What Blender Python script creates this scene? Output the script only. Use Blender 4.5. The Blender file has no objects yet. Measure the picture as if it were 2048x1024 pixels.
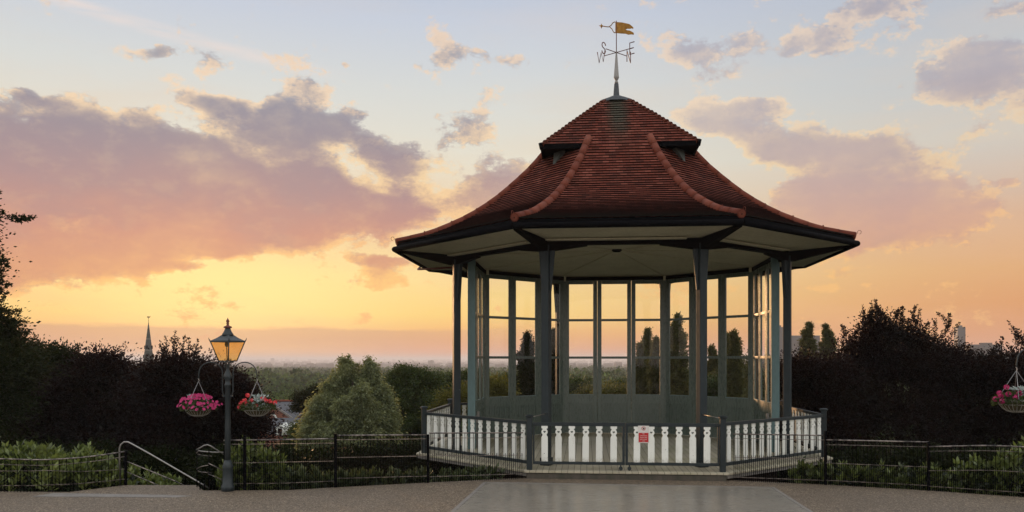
import bpy, bmesh, math, random
import numpy as np
from mathutils import Vector, Matrix
R_ = math.radians
PI = math.pi
random.seed(7)
SC = bpy.context.scene

# ------------------------------------------------------------------ camera
FPX = 1623.3                      # focal length in pixels of a 2048 wide frame
CAMZ = 2.62
cam_d = bpy.data.cameras.new("camera")
cam_d.sensor_width = 36.0
cam_d.lens = 36.0 * FPX / 2048.0
cam_d.shift_y = 208.0 / 2048.0
cam_d.clip_start = 0.1
cam_d.clip_end = 60000
cam = bpy.data.objects.new("camera", cam_d)
SC.collection.objects.link(cam)
cam.location = (0, 0, CAMZ)
cam.rotation_euler = (R_(90), 0, 0)
SC.camera = cam
SC.view_settings.view_transform = 'Standard'
SC.view_settings.look = 'None'
SC.view_settings.exposure = 0.0
SC.view_settings.gamma = 1.0
SC.cycles.max_bounces = 8
SC.cycles.transparent_max_bounces = 16
SC.cycles.volume_bounces = 0
SC.cycles.use_denoising = True

SUN_AZ = math.atan2(430 - 1024, FPX)      # azimuth from +Y, negative = left
SUN_EL = R_(3.5)


def lin(c):
    out = []
    for v in c:
        v = v / 255.0
        out.append(v / 12.92 if v <= 0.04045 else ((v + 0.055) / 1.055) ** 2.4)
    return (out[0], out[1], out[2], 1.0)


# ------------------------------------------------------------------ node helper
class NT:
    def __init__(s, tree):
        s.t = tree
        tree.nodes.clear()

    def n(s, kind, **kw):
        nd = s.t.nodes.new(kind)
        for k, v in kw.items():
            setattr(nd, k, v)
        return nd

    def put(s, sock, v):
        if isinstance(v, bpy.types.NodeSocket):
            s.t.links.new(v, sock)
        elif v is not None:
            sock.default_value = v

    def m(s, op, a, b=None, c=None, clamp=False):
        nd = s.n('ShaderNodeMath', operation=op, use_clamp=clamp)
        s.put(nd.inputs[0], a)
        if b is not None:
            s.put(nd.inputs[1], b)
        if c is not None:
            s.put(nd.inputs[2], c)
        return nd.outputs[0]

    def vm(s, op, a, b=None, out=0):
        nd = s.n('ShaderNodeVectorMath', operation=op)
        s.put(nd.inputs[0], a)
        if b is not None:
            s.put(nd.inputs[1], b)
        return nd.outputs[out]

    def mix(s, f, a, b, mode='MIX'):
        nd = s.n('ShaderNodeMix', data_type='RGBA', blend_type=mode)
        s.put(nd.inputs[0], f)
        s.put(nd.inputs[6], a)
        s.put(nd.inputs[7], b)
        return nd.outputs[2]

    def ss(s, v, a, b, lo=0.0, hi=1.0, smooth=True):
        nd = s.n('ShaderNodeMapRange', interpolation_type='SMOOTHSTEP' if smooth else 'LINEAR')
        s.put(nd.inputs[0], v)
        nd.inputs[1].default_value = a
        nd.inputs[2].default_value = b
        nd.inputs[3].default_value = lo
        nd.inputs[4].default_value = hi
        return nd.outputs[0]

    def ramp(s, f, stops, interp='LINEAR'):
        nd = s.n('ShaderNodeValToRGB')
        cr = nd.color_ramp
        cr.interpolation = interp
        while len(cr.elements) < len(stops):
            cr.elements.new(0.5)
        for e, (p, c) in zip(cr.elements, stops):
            e.position = p
            e.color = c if len(c) == 4 else (*c, 1)
        s.put(nd.inputs[0], f)
        return nd.outputs[0]

    def noise(s, vec, scale, detail=4, rough=0.55, w=None, dist=0.0):
        nd = s.n('ShaderNodeTexNoise')
        s.put(nd.inputs['Vector'], vec)
        nd.inputs['Scale'].default_value = scale
        nd.inputs['Detail'].default_value = detail
        nd.inputs['Roughness'].default_value = rough
        nd.inputs['Distortion'].default_value = dist
        return nd.outputs['Fac']


# ------------------------------------------------------------------ sky
def px_dir(x, y):
    az = math.atan2(x - 1024, FPX)
    el = math.atan2((720 - y) * math.cos(az), FPX)
    return az, el


def build_world():
    w = bpy.data.worlds.new("World")
    SC.world = w
    w.use_nodes = True
    k = NT(w.node_tree)
    tc = k.n('ShaderNodeTexCoord')
    d = tc.outputs['Generated']
    sx = k.n('ShaderNodeSeparateXYZ')
    k.put(sx.inputs[0], d)
    X, Y, Z = sx.outputs
    az = k.m('ARCTAN2', X, Y)
    el = k.m('ARCSINE', Z)
    cb = k.n('ShaderNodeCombineXYZ')
    k.put(cb.inputs[0], az)
    k.put(cb.inputs[1], el)
    # direction squeezed so that clouds lie flatter
    ds = k.vm('MULTIPLY', d, (1.0, 1.0, 1.7))
    warp = k.n('ShaderNodeTexNoise')
    k.put(warp.inputs['Vector'], ds)
    warp.inputs['Scale'].default_value = 5.5
    warp.inputs['Detail'].default_value = 4
    warp.inputs['Roughness'].default_value = 0.6
    wv = k.vm('MULTIPLY', k.vm('SUBTRACT', warp.outputs['Color'], (0.5, 0.5, 0.5)), (0.12, 0.085, 0))
    p = k.vm('ADD', cb.outputs[0], wv)

    blobs = [  # x, y, rx, ry, weight (picture coordinates turned into directions)
        (60, 330, 300, 125, 1.1), (300, 380, 290, 105, 1.1), (470, 400, 230, 80, 1.0), (120, 450, 300, 70, 1.0),
        (90, 535, 190, 42, 0.75), (250, 520, 130, 26, 0.45), (0, 555, 120, 34, 0.7),
        (560, 245, 150, 36, 0.75), (640, 225, 100, 34, 0.7), (660, 290, 110, 42, 0.55), (425, 207, 70, 20, 0.6),
        (615, 168, 45, 22, 0.45), (55, 187, 55, 14, 0.5), (275, 98, 55, 14, 0.42),
        (660, 410, 170, 62, 0.95), (810, 330, 100, 60, 0.62), (770, 395, 110, 40, 0.5), (930, 245, 70, 44, 0.5),
        (990, 350, 110, 52, 0.62), (1040, 390, 90, 40, 0.5), (880, 420, 70, 34, 0.45), (920, 290, 60, 40, 0.35),
        (740, 205, 60, 18, 0.4), (890, 125, 52, 24, 0.42), (1010, 127, 85, 14, 0.38), (1160, 115, 24, 16, 0.3),
        (697, 124, 14, 7, 0.35), (360, 537, 55, 11, 0.42), (465, 497, 60, 12, 0.42), (770, 535, 80, 12, 0.45),
        (545, 455, 150, 22, 0.4),
        (1450, 92, 120, 22, 0.42), (1390, 125, 50, 20, 0.35), (1480, 232, 95, 44, 0.66), (1390, 330, 90, 60, -0.8), (740, 352, 70, 34, -0.85), (690, 300, 50, 16, -0.4), (905, 330, 55, 48, -0.6), (560, 330, 60, 16, -0.35), (340, 475, 60, 16, -0.3), (1530, 150, 120, 26, -0.55), (1500, 400, 60, 40, -0.35), (225, 45, 80, 30, -0.55), (330, 135, 60, 22, -0.4), (500, 165, 70, 22, -0.3), (1620, 180, 80, 30, -0.3), (1395, 225, 50, 24, 0.30),
        (1640, 300, 130, 46, 0.85), (1560, 330, 60, 22, 0.35), (1750, 290, 45, 26, 0.4), (1700, 360, 140, 44, 0.66),
        (1740, 420, 250, 50, 0.78), (1900, 455, 180, 40, 0.62), (1650, 440, 140, 52, 0.62), (1590, 480, 130, 36, 0.5),
        (1820, 375, 60, 14, 0.4), (1935, 125, 110, 36, 0.72), (1985, 165, 90, 30, 0.4), (1660, 75, 75, 28, 0.45),
        (1590, 85, 34, 16, 0.35), (1790, 4, 120, 18, 0.45), (2030, 25, 70, 22, 0.5), (2020, 360, 42, 13, 0.42),
        (2040, 485, 80, 20, 0.4), (1610, 570, 66, 13, 0.4), (1770, 566, 40, 7, 0.3), (1720, 535, 90, 10, 0.28),
    ]
    dens = None
    for (bx, by, rx, ry, wt) in blobs:
        a, e = px_dir(bx, by)
        ca = math.cos(a)
        ra, re = rx / FPX * ca * ca, ry / FPX * ca
        v = k.vm('MULTIPLY', k.vm('SUBTRACT', p, (a, e, 0)), (1 / (1.7 * ra), 1 / (1.7 * re), 0))
        l = k.vm('LENGTH', v, out=1)
        g = k.ss(l, 1.0, 0.0, 0.0, wt)
        dens = g if dens is None else k.m('ADD', dens, g)
    dens = k.m('MINIMUM', dens, 1.02)
    n1 = k.noise(ds, 8.0, 9, 0.66)
    offs = (math.sin(SUN_AZ) * 0.016, math.cos(SUN_AZ) * 0.016, -0.030)
    n2 = k.noise(k.vm('ADD', ds, offs), 8.0, 9, 0.66)
    n3 = k.noise(ds, 22.0, 7, 0.68)
    # clouds elsewhere (behind and above the viewer)
    back = k.ss(k.m('ABSOLUTE', az), 0.72, 1.2)
    gen = k.m('MULTIPLY', k.ss(k.noise(ds, 2.6, 5, 0.6), 0.44, 0.7), back)
    dens = k.m('ADD', dens, gen)
    f = k.m('ADD', k.m('ADD', dens, k.m('MULTIPLY', k.m('SUBTRACT', n1, 0.5), 2.3)),
            k.m('MULTIPLY', k.m('SUBTRACT', n3, 0.5), 1.45))
    mask = k.ss(f, 0.16, 0.40)
    thick = k.ss(f, 0.24, 0.66)
    n4 = k.noise(k.vm('ADD', ds, tuple(v * 0.4 for v in offs)), 22.0, 7, 0.68)
    light = k.ss(k.m('ADD', k.m('SUBTRACT', n1, n2), k.m('MULTIPLY', k.m('SUBTRACT', n3, n4), 0.7)), -0.12, 0.12)

    # elevation as 0..1 over 0..30 degrees
    e01 = k.m('DIVIDE', el, R_(30), clamp=True)

    def E(y, x=1024):
        return max(0.0, px_dir(x, y)[1] / R_(30))
    left = [(0.0, lin((226, 148, 112))), (E(700), lin((236, 160, 112))), (E(668), lin((246, 184, 112))),
            (E(630), lin((253, 212, 124))), (E(560), lin((253, 222, 152))), (E(470), lin((244, 214, 166))),
            (E(330), lin((232, 226, 208))), (E(180), lin((216, 219, 217))), (E(40), lin((200, 208, 222))),
            (1.0, lin((158, 176, 206)))]
    right = [(0.0, lin((218, 142, 108))), (E(690), lin((222, 150, 106))), (E(620), lin((226, 160, 106))),
             (E(560), lin((228, 174, 122))), (E(470), lin((220, 180, 150))), (E(330), lin((206, 204, 198))),
             (E(180), lin((196, 200, 204))), (E(40), lin((184, 191, 204))), (1.0, lin((140, 156, 186)))]
    bl = k.ramp(e01, left)
    br = k.ramp(e01, right)
    base = k.mix(k.ss(az, -0.02, 0.60), bl, br)
    # away from the sunset the unseen sky is brightened as fill on the fronts
    bk = k.ramp(k.m('DIVIDE', el, R_(90), clamp=True),
                [(0.0, (1.20, 1.10, 1.00, 1)), (0.2, (1.32, 1.30, 1.26, 1)), (1.0, (0.95, 1.02, 1.10, 1))])
    base = k.mix(k.ss(k.m('ABSOLUTE', az), 0.75, 1.9), base, bk)
    base = k.mix(k.ss(el, R_(26), R_(55)), base, bk)
    # glow round the hidden sun
    sa, se = px_dir(470, 600)
    gv = k.vm('MULTIPLY', k.vm('SUBTRACT', cb.outputs[0], (sa, se, 0)), (1 / 0.22, 1 / 0.085, 0))
    glow = k.ss(k.vm('LENGTH', gv, out=1), 1.25, 0.0)
    base = k.mix(k.m('MULTIPLY', glow, 0.8), base, lin((255, 236, 156)))
    # high thin streak of ice cloud upper left
    st = k.m('SUBTRACT', el, k.m('ADD', k.m('MULTIPLY', az, -0.135), px_dir(300, 55)[1] + 0.135 * px_dir(300, 55)[0]))
    stn = k.noise(k.vm('MULTIPLY', ds, (1, 1, 6)), 6.0, 5, 0.6)
    stk = k.m('MULTIPLY', k.ss(k.m('ABSOLUTE', st), 0.011, 0.0), k.ss(stn, 0.36, 0.62))
    stk = k.m('MULTIPLY', stk, k.ss(az, -0.08, -0.42))
    base = k.mix(k.m('MULTIPLY', stk, 0.75), base, lin((238, 222, 214)))
    # soft veil variation
    veil = k.ss(k.noise(k.vm('MULTIPLY', ds, (1, 1, 2.5)), 3.2, 6, 0.6), 0.42, 0.72)
    base = k.mix(k.m('MULTIPLY', veil, 0.28), base, k.ramp(e01, [(0, lin((240, 176, 130))), (0.45, lin((236, 206, 170))), (1, lin((206, 208, 216)))]))

    core = k.ramp(e01, [(0.0, lin((196, 140, 118))), (E(640), lin((206, 142, 112))), (E(560), lin((212, 146, 118))),
                        (E(480), lin((200, 140, 128))), (E(400), lin((176, 138, 140))), (E(300), lin((150, 138, 150))),
                        (E(200), lin((142, 144, 160))), (1.0, lin((142, 148, 168)))])
    core2 = k.ramp(e01, [(0.0, lin((206, 150, 122))), (E(560), lin((214, 156, 128))), (E(480), lin((208, 160, 146))),
                         (E(400), lin((196, 162, 158))), (E(300), lin((188, 168, 168))),
                         (E(200), lin((172, 166, 178))), (1.0, lin((150, 154, 172)))])
    core = k.mix(k.ss(az, -0.10, 0.15), core, core2)
    edge = k.ramp(e01, [(0.0, lin((250, 186, 118))), (E(560), lin((253, 200, 124))), (E(470), lin((250, 200, 140))),
                        (E(350), lin((248, 216, 168))), (E(220), lin((246, 218, 186))), (1.0, lin((224, 204, 196)))])
    pale = k.mix(0.45, core, base)
    cc = k.mix(thick, k.mix(k.ss(light, 0.30, 0.72), pale, edge), core)
    lown = k.noise(ds, 4.5, 5, 0.62)
    cc = k.mix(k.ss(lown, 0.45, 0.68, 0, 0.35), cc, edge)
    cc = k.mix(k.ss(lown, 0.52, 0.34, 0, 0.25), cc, lin((138, 130, 148)))
    cc = k.mix(k.m('MULTIPLY', k.m('SUBTRACT', 1.0, light), 0.45), cc, core)
    hi = k.m('MULTIPLY', k.m('MULTIPLY', light, k.ss(az, 0.9, 0.2)), k.ss(f, 0.95, 0.3))
    cc = k.mix(k.m('MULTIPLY', hi, 0.85), cc, edge)
    # fine mottling inside the bank
    cc = k.mix(k.ss(n3, 0.48, 0.66, 0.0, 0.10), cc, edge)
    cc = k.mix(back, cc, k.mix(thick, (1.3, 1.2, 1.1, 1), (0.80, 0.82, 0.86, 1)))  # unseen rear clouds brightened too, adding light on the fronts
    sky = k.mix(k.m('MULTIPLY', mask, k.ss(az, -0.05, 0.12, 0.95, 0.80)), base, cc)
    # low mauve band of far cloud lying on the horizon to the left
    bn = k.m('ADD', k.m('MULTIPLY', k.m('SUBTRACT', k.noise(k.vm('MULTIPLY', ds, (1, 1, 3)), 12.0, 5, 0.6), 0.5), 0.018), el)
    band = k.m('MULTIPLY', k.ss(bn, px_dir(640, 655)[1] + 0.003, px_dir(640, 655)[1] - 0.004),
               k.m('MULTIPLY', k.ss(bn, R_(0.2), R_(1.5), 0.15, 1.0), k.ss(az, 0.12, -0.22)))
    sky = k.mix(k.m('MULTIPLY', band, 0.58), sky, lin((196, 148, 128)))

    nish = k.n('ShaderNodeTexSky', sky_type='NISHITA')
    nish.sun_disc = False
    nish.sun_elevation = SUN_EL
    nish.sun_rotation = SUN_AZ
    nish.air_density = 1.0
    nish.dust_density = 2.0
    b1 = k.n('ShaderNodeBackground')
    k.put(b1.inputs[0], nish.outputs[0])
    b1.inputs[1].default_value = 0.004
    b2 = k.n('ShaderNodeBackground')
    k.put(b2.inputs[0], sky)
    b2.inputs[1].default_value = 0.97
    ad = k.n('ShaderNodeAddShader')
    k.t.links.new(b1.outputs[0], ad.inputs[0])
    k.t.links.new(b2.outputs[0], ad.inputs[1])
    out = k.n('ShaderNodeOutputWorld')
    k.t.links.new(ad.outputs[0], out.inputs[0])
    w.cycles.sampling_method = 'MANUAL'
    w.cycles.sample_map_resolution = 512


build_world()
sun_d = bpy.data.lights.new("sun", 'SUN')
sun_d.energy = 2.8
sun_d.angle = R_(6)
sun_d.color = (1.0, 0.55, 0.26)
sun = bpy.data.objects.new("sun", sun_d)
SC.collection.objects.link(sun)
sd = Vector((math.sin(SUN_AZ) * math.cos(SUN_EL), math.cos(SUN_AZ) * math.cos(SUN_EL), math.sin(SUN_EL)))
sun.rotation_euler = (-sd).to_track_quat('-Z', 'Y').to_euler()
sun.location = (0, 0, 60)


# ------------------------------------------------------------------ mesh helpers
COL = SC.collection


class MB:
    """collects shapes into one mesh"""

    def __init__(s):
        s.v = []
        s.f = []
        s.uv = {}
        s.smooth = set()

    def add(s, vs, fs, smooth=False):
        o = len(s.v)
        s.v += [tuple(v) for v in vs]
        for f in fs:
            if smooth:
                s.smooth.add(len(s.f))
            s.f.append(tuple(i + o for i in f))
        return o

    def quad(s, a, b, c, d, uv=None):
        o = len(s.v)
        s.v += [tuple(a), tuple(b), tuple(c), tuple(d)]
        if uv:
            s.uv[len(s.f)] = uv
        s.f.append((o, o + 1, o + 2, o + 3))

    def box(s, c, size, rot=None):
        hx, hy, hz = size[0] / 2, size[1] / 2, size[2] / 2
        vs = []
        for x, y, z in [(-1, -1, -1), (1, -1, -1), (1, 1, -1), (-1, 1, -1), (-1, -1, 1), (1, -1, 1), (1, 1, 1), (-1, 1, 1)]:
            p = Vector((x * hx, y * hy, z * hz))
            if rot is not None:
                p = rot @ p
            vs.append(p + Vector(c))
        s.add(vs, [(0, 3, 2, 1), (4, 5, 6, 7), (0, 1, 5, 4), (1, 2, 6, 5), (2, 3, 7, 6), (3, 0, 4, 7)])
        return s

    def beam(s, a, b, w, h, up=(0, 0, 1)):
        """box running from a to b, w wide sideways, h tall along up"""
        a, b = Vector(a), Vector(b)
        d = (b - a)
        L = d.length
        d.normalize()
        u = Vector(up)
        r = d.cross(u)
        if r.length < 1e-5:
            r = Vector((1, 0, 0))
        r.normalize()
        u = r.cross(d)
        rot = Matrix((d, -r, u)).transposed()
        return s.box((a + b) / 2, (L, w, h), rot)

    def ngonprism(s, pts, z0, z1):
        n = len(pts)
        vs = [(p[0], p[1], z0) for p in pts] + [(p[0], p[1], z1) for p in pts]
        fs = [tuple(reversed(range(n))), tuple(range(n, 2 * n))]
        for i in range(n):
            j = (i + 1) % n
            fs.append((i, j, n + j, n + i))
        s.add(vs, fs)
        return s

    def plate(s, outline, origin, ax, ay, thick):
        """outline in 2d -> prism in plane (ax, ay) at origin with thickness along normal"""
        ax, ay = Vector(ax).normalized(), Vector(ay).normalized()
        nn = ax.cross(ay)
        o = Vector(origin)
        n = len(outline)
        vs = [o + ax * x + ay * y - nn * thick / 2 for x, y in outline] + [o + ax * x + ay * y + nn * thick / 2 for x, y in outline]
        fs = [tuple(reversed(range(n))), tuple(range(n, 2 * n))]
        for i in range(n):
            j = (i + 1) % n
            fs.append((i, j, n + j, n + i))
        s.add(vs, fs)
        return s

    def tube(s, pts, r, seg=8, caps=True, closed=False):
        pts = [Vector(p) for p in pts]
        n = len(pts)
        rs = r if isinstance(r, (list, tuple)) else [r] * n
        vs = []
        prev = None
        for i, p in enumerate(pts):
            if i == 0:
                t = pts[1] - pts[0]
            elif i == n - 1:
                t = pts[-1] - pts[-2]
            else:
                t = (pts[i + 1] - pts[i]).normalized() + (pts[i] - pts[i - 1]).normalized()
            if t.length < 1e-9:
                t = Vector((0, 0, 1))
            t.normalize()
            if prev is None:
                ref = Vector((0, 0, 1)) if abs(t.z) < 0.9 else Vector((1, 0, 0))
                u = t.cross(ref).normalized()
            else:
                u = prev - t * prev.dot(t)
                u.normalize()
            prev = u
            w = t.cross(u)
            for k in range(seg):
                a = 2 * PI * k / seg
                vs.append(p + (u * math.cos(a) + w * math.sin(a)) * rs[i])
        fs = []
        for i in range(n - 1):
            for k in range(seg):
                k2 = (k + 1) % seg
                fs.append((i * seg + k, i * seg + k2, (i + 1) * seg + k2, (i + 1) * seg + k))
        s.add(vs, fs, smooth=seg > 5)
        if caps:
            o = len(s.v) - len(vs)
            s.f.append(tuple(o + k for k in reversed(range(seg))))
            s.f.append(tuple(o + (n - 1) * seg + k for k in range(seg)))
        return s

    def lathe(s, prof, c=(0, 0, 0), seg=16, smooth=True, rot0=0.0):
        vs = []
        for r, z in prof:
            for k in range(seg):
                a = 2 * PI * k / seg + rot0
                vs.append((c[0] + r * math.cos(a), c[1] + r * math.sin(a), c[2] + z))
        fs = []
        for i in range(len(prof) - 1):
            for k in range(seg):
                k2 = (k + 1) % seg
                fs.append((i * seg + k, i * seg + k2, (i + 1) * seg + k2, (i + 1) * seg + k))
        o = s.add(vs, fs, smooth)
        if prof[0][0] > 1e-4:
            s.f.append(tuple(o + k for k in reversed(range(seg))))
        if prof[-1][0] > 1e-4:
            s.f.append(tuple(o + (len(prof) - 1) * seg + k for k in range(seg)))
        return s

    def build(s, name, mat, parent=None, bevel=0.0, loc=None):
        me = bpy.data.meshes.new(name)
        me.from_pydata(s.v, [], s.f)
        if s.smooth:
            sm = np.zeros(len(me.polygons), dtype=bool)
            sm[list(s.smooth)] = True
            me.polygons.foreach_set('use_smooth', sm)
        if s.uv:
            ul = me.uv_layers.new(name='UVMap')
            for fi, uvs in s.uv.items():
                p = me.polygons[fi]
                for li, uv in zip(p.loop_indices, uvs):
                    ul.data[li].uv = uv
        me.materials.append(mat)
        o = bpy.data.objects.new(name, me)
        COL.objects.link(o)
        if loc is not None:
            o.location = loc
        if parent is not None:
            o.parent = parent
        if bevel:
            b = o.modifiers.new('bevel', 'BEVEL')
            b.width = bevel
            b.segments = 2
            b.limit_method = 'ANGLE'
        return o


def tag(o, label=None, cat=None, group=None, kind=None):
    for k, v in (('label', label), ('category', cat), ('group', group), ('kind', kind)):
        if v:
            o[k] = v
    return o


def empty(name, loc, label, cat, group=None, rz=0.0):
    o = bpy.data.objects.new(name, None)
    o.empty_display_size = 0.3
    COL.objects.link(o)
    o.location = loc
    o.rotation_euler = (0, 0, rz)
    return tag(o, label, cat, group)


def copy_tree(o, parent=None):
    c = o.copy()
    COL.objects.link(c)
    c.parent = parent
    for ch in o.children:
        copy_tree(ch, c)
    return c


# ------------------------------------------------------------------ materials
def new_mat(name):
    m = bpy.data.materials.new(name)
    m.use_nodes = True
    k = NT(m.node_tree)
    out = k.n('ShaderNodeOutputMaterial')
    return m, k, out


def principled(k, out, col, rough=0.6, spec=0.5, metal=0.0, bump=None, bstr=0.3, bdist=0.01, coat=0.0):
    b = k.n('ShaderNodeBsdfPrincipled')
    k.put(b.inputs['Base Color'], col)
    k.put(b.inputs['Roughness'], rough)
    k.put(b.inputs['Specular IOR Level'], spec)
    k.put(b.inputs['Metallic'], metal)
    if coat:
        b.inputs['Coat Weight'].default_value = coat
    if bump is not None:
        bn = k.n('ShaderNodeBump')
        bn.inputs['Strength'].default_value = bstr
        bn.inputs['Distance'].default_value = bdist
        k.put(bn.inputs['Height'], bump)
        k.t.links.new(bn.outputs[0], b.inputs['Normal'])
    k.t.links.new(b.outputs[0], out.inputs[0])
    return b


def paint(name, col, col2=None, rough=0.5, scale=3.0, spec=0.4, chips=None, bstr=0.15):
    """weathered paint: two tones, fine streaks, optional chips of another colour"""
    m, k, out = new_mat(name)
    tc = k.n('ShaderNodeTexCoord').outputs['Object']
    st = k.vm('MULTIPLY', tc, (1, 1, 0.25))
    n = k.noise(st, scale, 6, 0.65)
    n2 = k.noise(st, scale * 9, 4, 0.6)
    c2 = col2 or tuple(v * 0.72 for v in col)
    c = k.mix(k.ss(n, 0.35, 0.7), (*col, 1), (*c2, 1))
    c = k.mix(k.ss(n2, 0.3, 0.75, 0.0, 0.35), c, (*[v * 0.6 for v in col], 1))
    if chips:
        n3 = k.noise(tc, 7.0, 6, 0.7)
        c = k.mix(k.ss(n3, 0.70, 0.72), c, (*chips, 1))
    principled(k, out, c, k.ss(n2, 0.2, 0.8, rough - 0.08, rough + 0.15), spec, bump=n2, bstr=bstr, bdist=0.004)
    return m


M = {}
M['column'] = paint('column_paint', (0.028, 0.038, 0.042), (0.020, 0.029, 0.033), 0.5, 3, 0.25, chips=(0.42, 0.40, 0.36))
M['rail'] = paint('rail_paint', (0.024, 0.033, 0.036), (0.017, 0.025, 0.028), 0.45, 4, 0.3)
M['screen'] = paint('screen_paint', (0.135, 0.172, 0.150), (0.110, 0.146, 0.126), 0.26, 2.5, 0.6)
M['endpost'] = paint('pale_blue_paint', (0.15, 0.24, 0.245), (0.12, 0.19, 0.195), 0.45, 3, 0.4)
M['white'] = paint('white_paint', (0.74, 0.75, 0.71), (0.62, 0.63, 0.58), 0.5, 4, 0.4, chips=(0.30, 0.27, 0.22))
M['cream'] = paint('cream_paint', (0.62, 0.58, 0.42), (0.54, 0.50, 0.36), 0.6, 1.6, 0.3)
M['blackpaint'] = paint('black_gutter_paint', (0.004, 0.004, 0.005), None, 0.7, 3, 0.03)
M['iron'] = paint('black_iron', (0.003, 0.003, 0.004), None, 0.6, 6, 0.04)
M['lamp_iron'] = paint('lamp_iron', (0.030, 0.040, 0.044), (0.02, 0.028, 0.032), 0.42, 6, 0.4)
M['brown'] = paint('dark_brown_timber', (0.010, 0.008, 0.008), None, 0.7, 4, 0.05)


def metal(name, col, rough=0.3):
    m, k, out = new_mat(name)
    tc = k.n('ShaderNodeTexCoord').outputs['Object']
    n = k.noise(tc, 14, 4, 0.6)
    principled(k, out, k.mix(n, (*col, 1), (*[v * 0.55 for v in col], 1)), k.ss(n, 0.2, 0.8, rough, rough + 0.2), 0.5, 1.0, n, 0.1, 0.002)
    return m


M['steel'] = metal('worn_steel', (0.40, 0.38, 0.36), 0.34)
M['lead'] = metal('lead', (0.12, 0.13, 0.14), 0.5)
M['gold'] = metal('old_gilding', (0.40, 0.21, 0.055), 0.5)
M['rust'] = paint('red_oxide', (0.16, 0.045, 0.03), None, 0.5, 8, 0.4)
M['zinc'] = paint('grey_zinc', (0.30, 0.29, 0.27), (0.22, 0.20, 0.19), 0.5, 8, 0.4)
M['wirechain'] = metal('galvanised_chain', (0.35, 0.35, 0.36), 0.35)


def roof_mat(name, moss_low=True, streak=True):
    """clay tiles: UV u = metres along the course, v = course number"""
    m, k, out = new_mat(name)
    uv = k.n('ShaderNodeTexCoord').outputs['UV']
    s = k.n('ShaderNodeSeparateXYZ')
    k.put(s.inputs[0], uv)
    u, v = s.outputs[0], s.outputs[1]
    row = k.m('FLOOR', v)
    uu = k.m('ADD', k.m('DIVIDE', u, 0.17), k.m('MULTIPLY', k.m('MODULO', row, 2.0), 0.5))
    col = k.m('FLOOR', uu)
    fr = k.m('SUBTRACT', uu, col)
    gap = k.m('MAXIMUM', k.ss(fr, 0.045, 0.0), k.ss(fr, 0.955, 1.0))
    cb = k.n('ShaderNodeCombineXYZ')
    k.put(cb.inputs[0], col)
    k.put(cb.inputs[1], row)
    wn = k.n('ShaderNodeTexWhiteNoise', noise_dimensions='2D')
    k.put(wn.inputs['Vector'], cb.outputs[0])
    rnd = wn.outputs['Value']
    c = k.ramp(rnd, [(0.0, (0.078, 0.022, 0.015)), (0.35, (0.128, 0.031, 0.020)), (0.75, (0.162, 0.041, 0.026)), (1.0, (0.225, 0.070, 0.048))])
    ob = k.n('ShaderNodeTexCoord').outputs['Object']
    n = k.noise(ob, 1.2, 6, 0.65)
    nf = k.noise(ob, 9.0, 5, 0.7)
    c = k.mix(k.ss(n, 0.45, 0.7, 0, 0.35), c, (0.060, 0.026, 0.018, 1))
    so = k.n('ShaderNodeSeparateXYZ')
    k.put(so.inputs[0], ob)
    if streak:
        # green run-off stain under the spike of the vane
        w = k.m('ADD', k.m('ABSOLUTE', so.outputs[0]), k.m('MULTIPLY', k.m('SUBTRACT', nf, 0.5), 0.5))
        st = k.m('MULTIPLY', k.ss(w, 0.42, 0.05), k.ss(so.outputs[2], 7.9, 9.3))
        c = k.mix(k.m('MULTIPLY', st, 0.8), c, (0.055, 0.075, 0.055, 1))
    if moss_low:
        ms = k.ss(k.m('ADD', so.outputs[2], k.m('MULTIPLY', k.m('SUBTRACT', nf, 0.5), 0.55)), 5.98, 5.72)
        c = k.mix(k.m('MULTIPLY', ms, 0.85), c, k.mix(nf, (0.03, 0.032, 0.02, 1), (0.09, 0.085, 0.06, 1)))
    sp = k.ss(k.noise(ob, 22, 4, 0.6), 0.62, 0.68, 0, 0.4)
    c = k.mix(sp, c, (0.08, 0.075, 0.055, 1))
    lip_shade = k.ss(k.m('FRACT', v), 0.052, 0.045)  # shade under each course edge, painted into the tile colour
    c = k.mix(gap, c, (0.012, 0.008, 0.007, 1))
    c = k.mix(k.m('MULTIPLY', lip_shade, 0.9), c, (0.006, 0.004, 0.004, 1))
    h = k.m('SUBTRACT', k.m('ADD', k.m('MULTIPLY', rnd, 0.6), k.m('MULTIPLY', nf, 0.4)), gap)
    principled(k, out, c, 0.8, 0.08, 0, h, 0.6, 0.012)
    return m


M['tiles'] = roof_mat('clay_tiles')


def terracotta(name='terracotta_ridge', dark=1.0):
    m, k, out = new_mat(name)
    ob = k.n('ShaderNodeTexCoord').outputs['Object']
    n = k.noise(ob, 5, 6, 0.65)
    nf = k.noise(ob, 30, 4, 0.65)
    isl = k.n('ShaderNodeNewGeometry').outputs['Random Per Island']
    c = k.ramp(isl, [(0, (0.165, 0.042, 0.025)), (0.5, (0.205, 0.055, 0.033)), (1, (0.245, 0.074, 0.046))])
    c = k.mix(k.ss(n, 0.45, 0.75, 0, 0.5), c, (0.08, 0.033, 0.024, 1))
    c = k.mix(k.ss(nf, 0.6, 0.7, 0, 0.35), c, (0.22, 0.14, 0.11, 1))
    c = k.vm('MULTIPLY', c, (dark, dark, dark))
    principled(k, out, c, 0.7, 0.10, 0, nf, 0.3, 0.006)
    return m


M['ridge'] = terracotta(dark=0.80)
M['bonnet'] = terracotta('bonnet_terracotta', 0.50)


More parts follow.
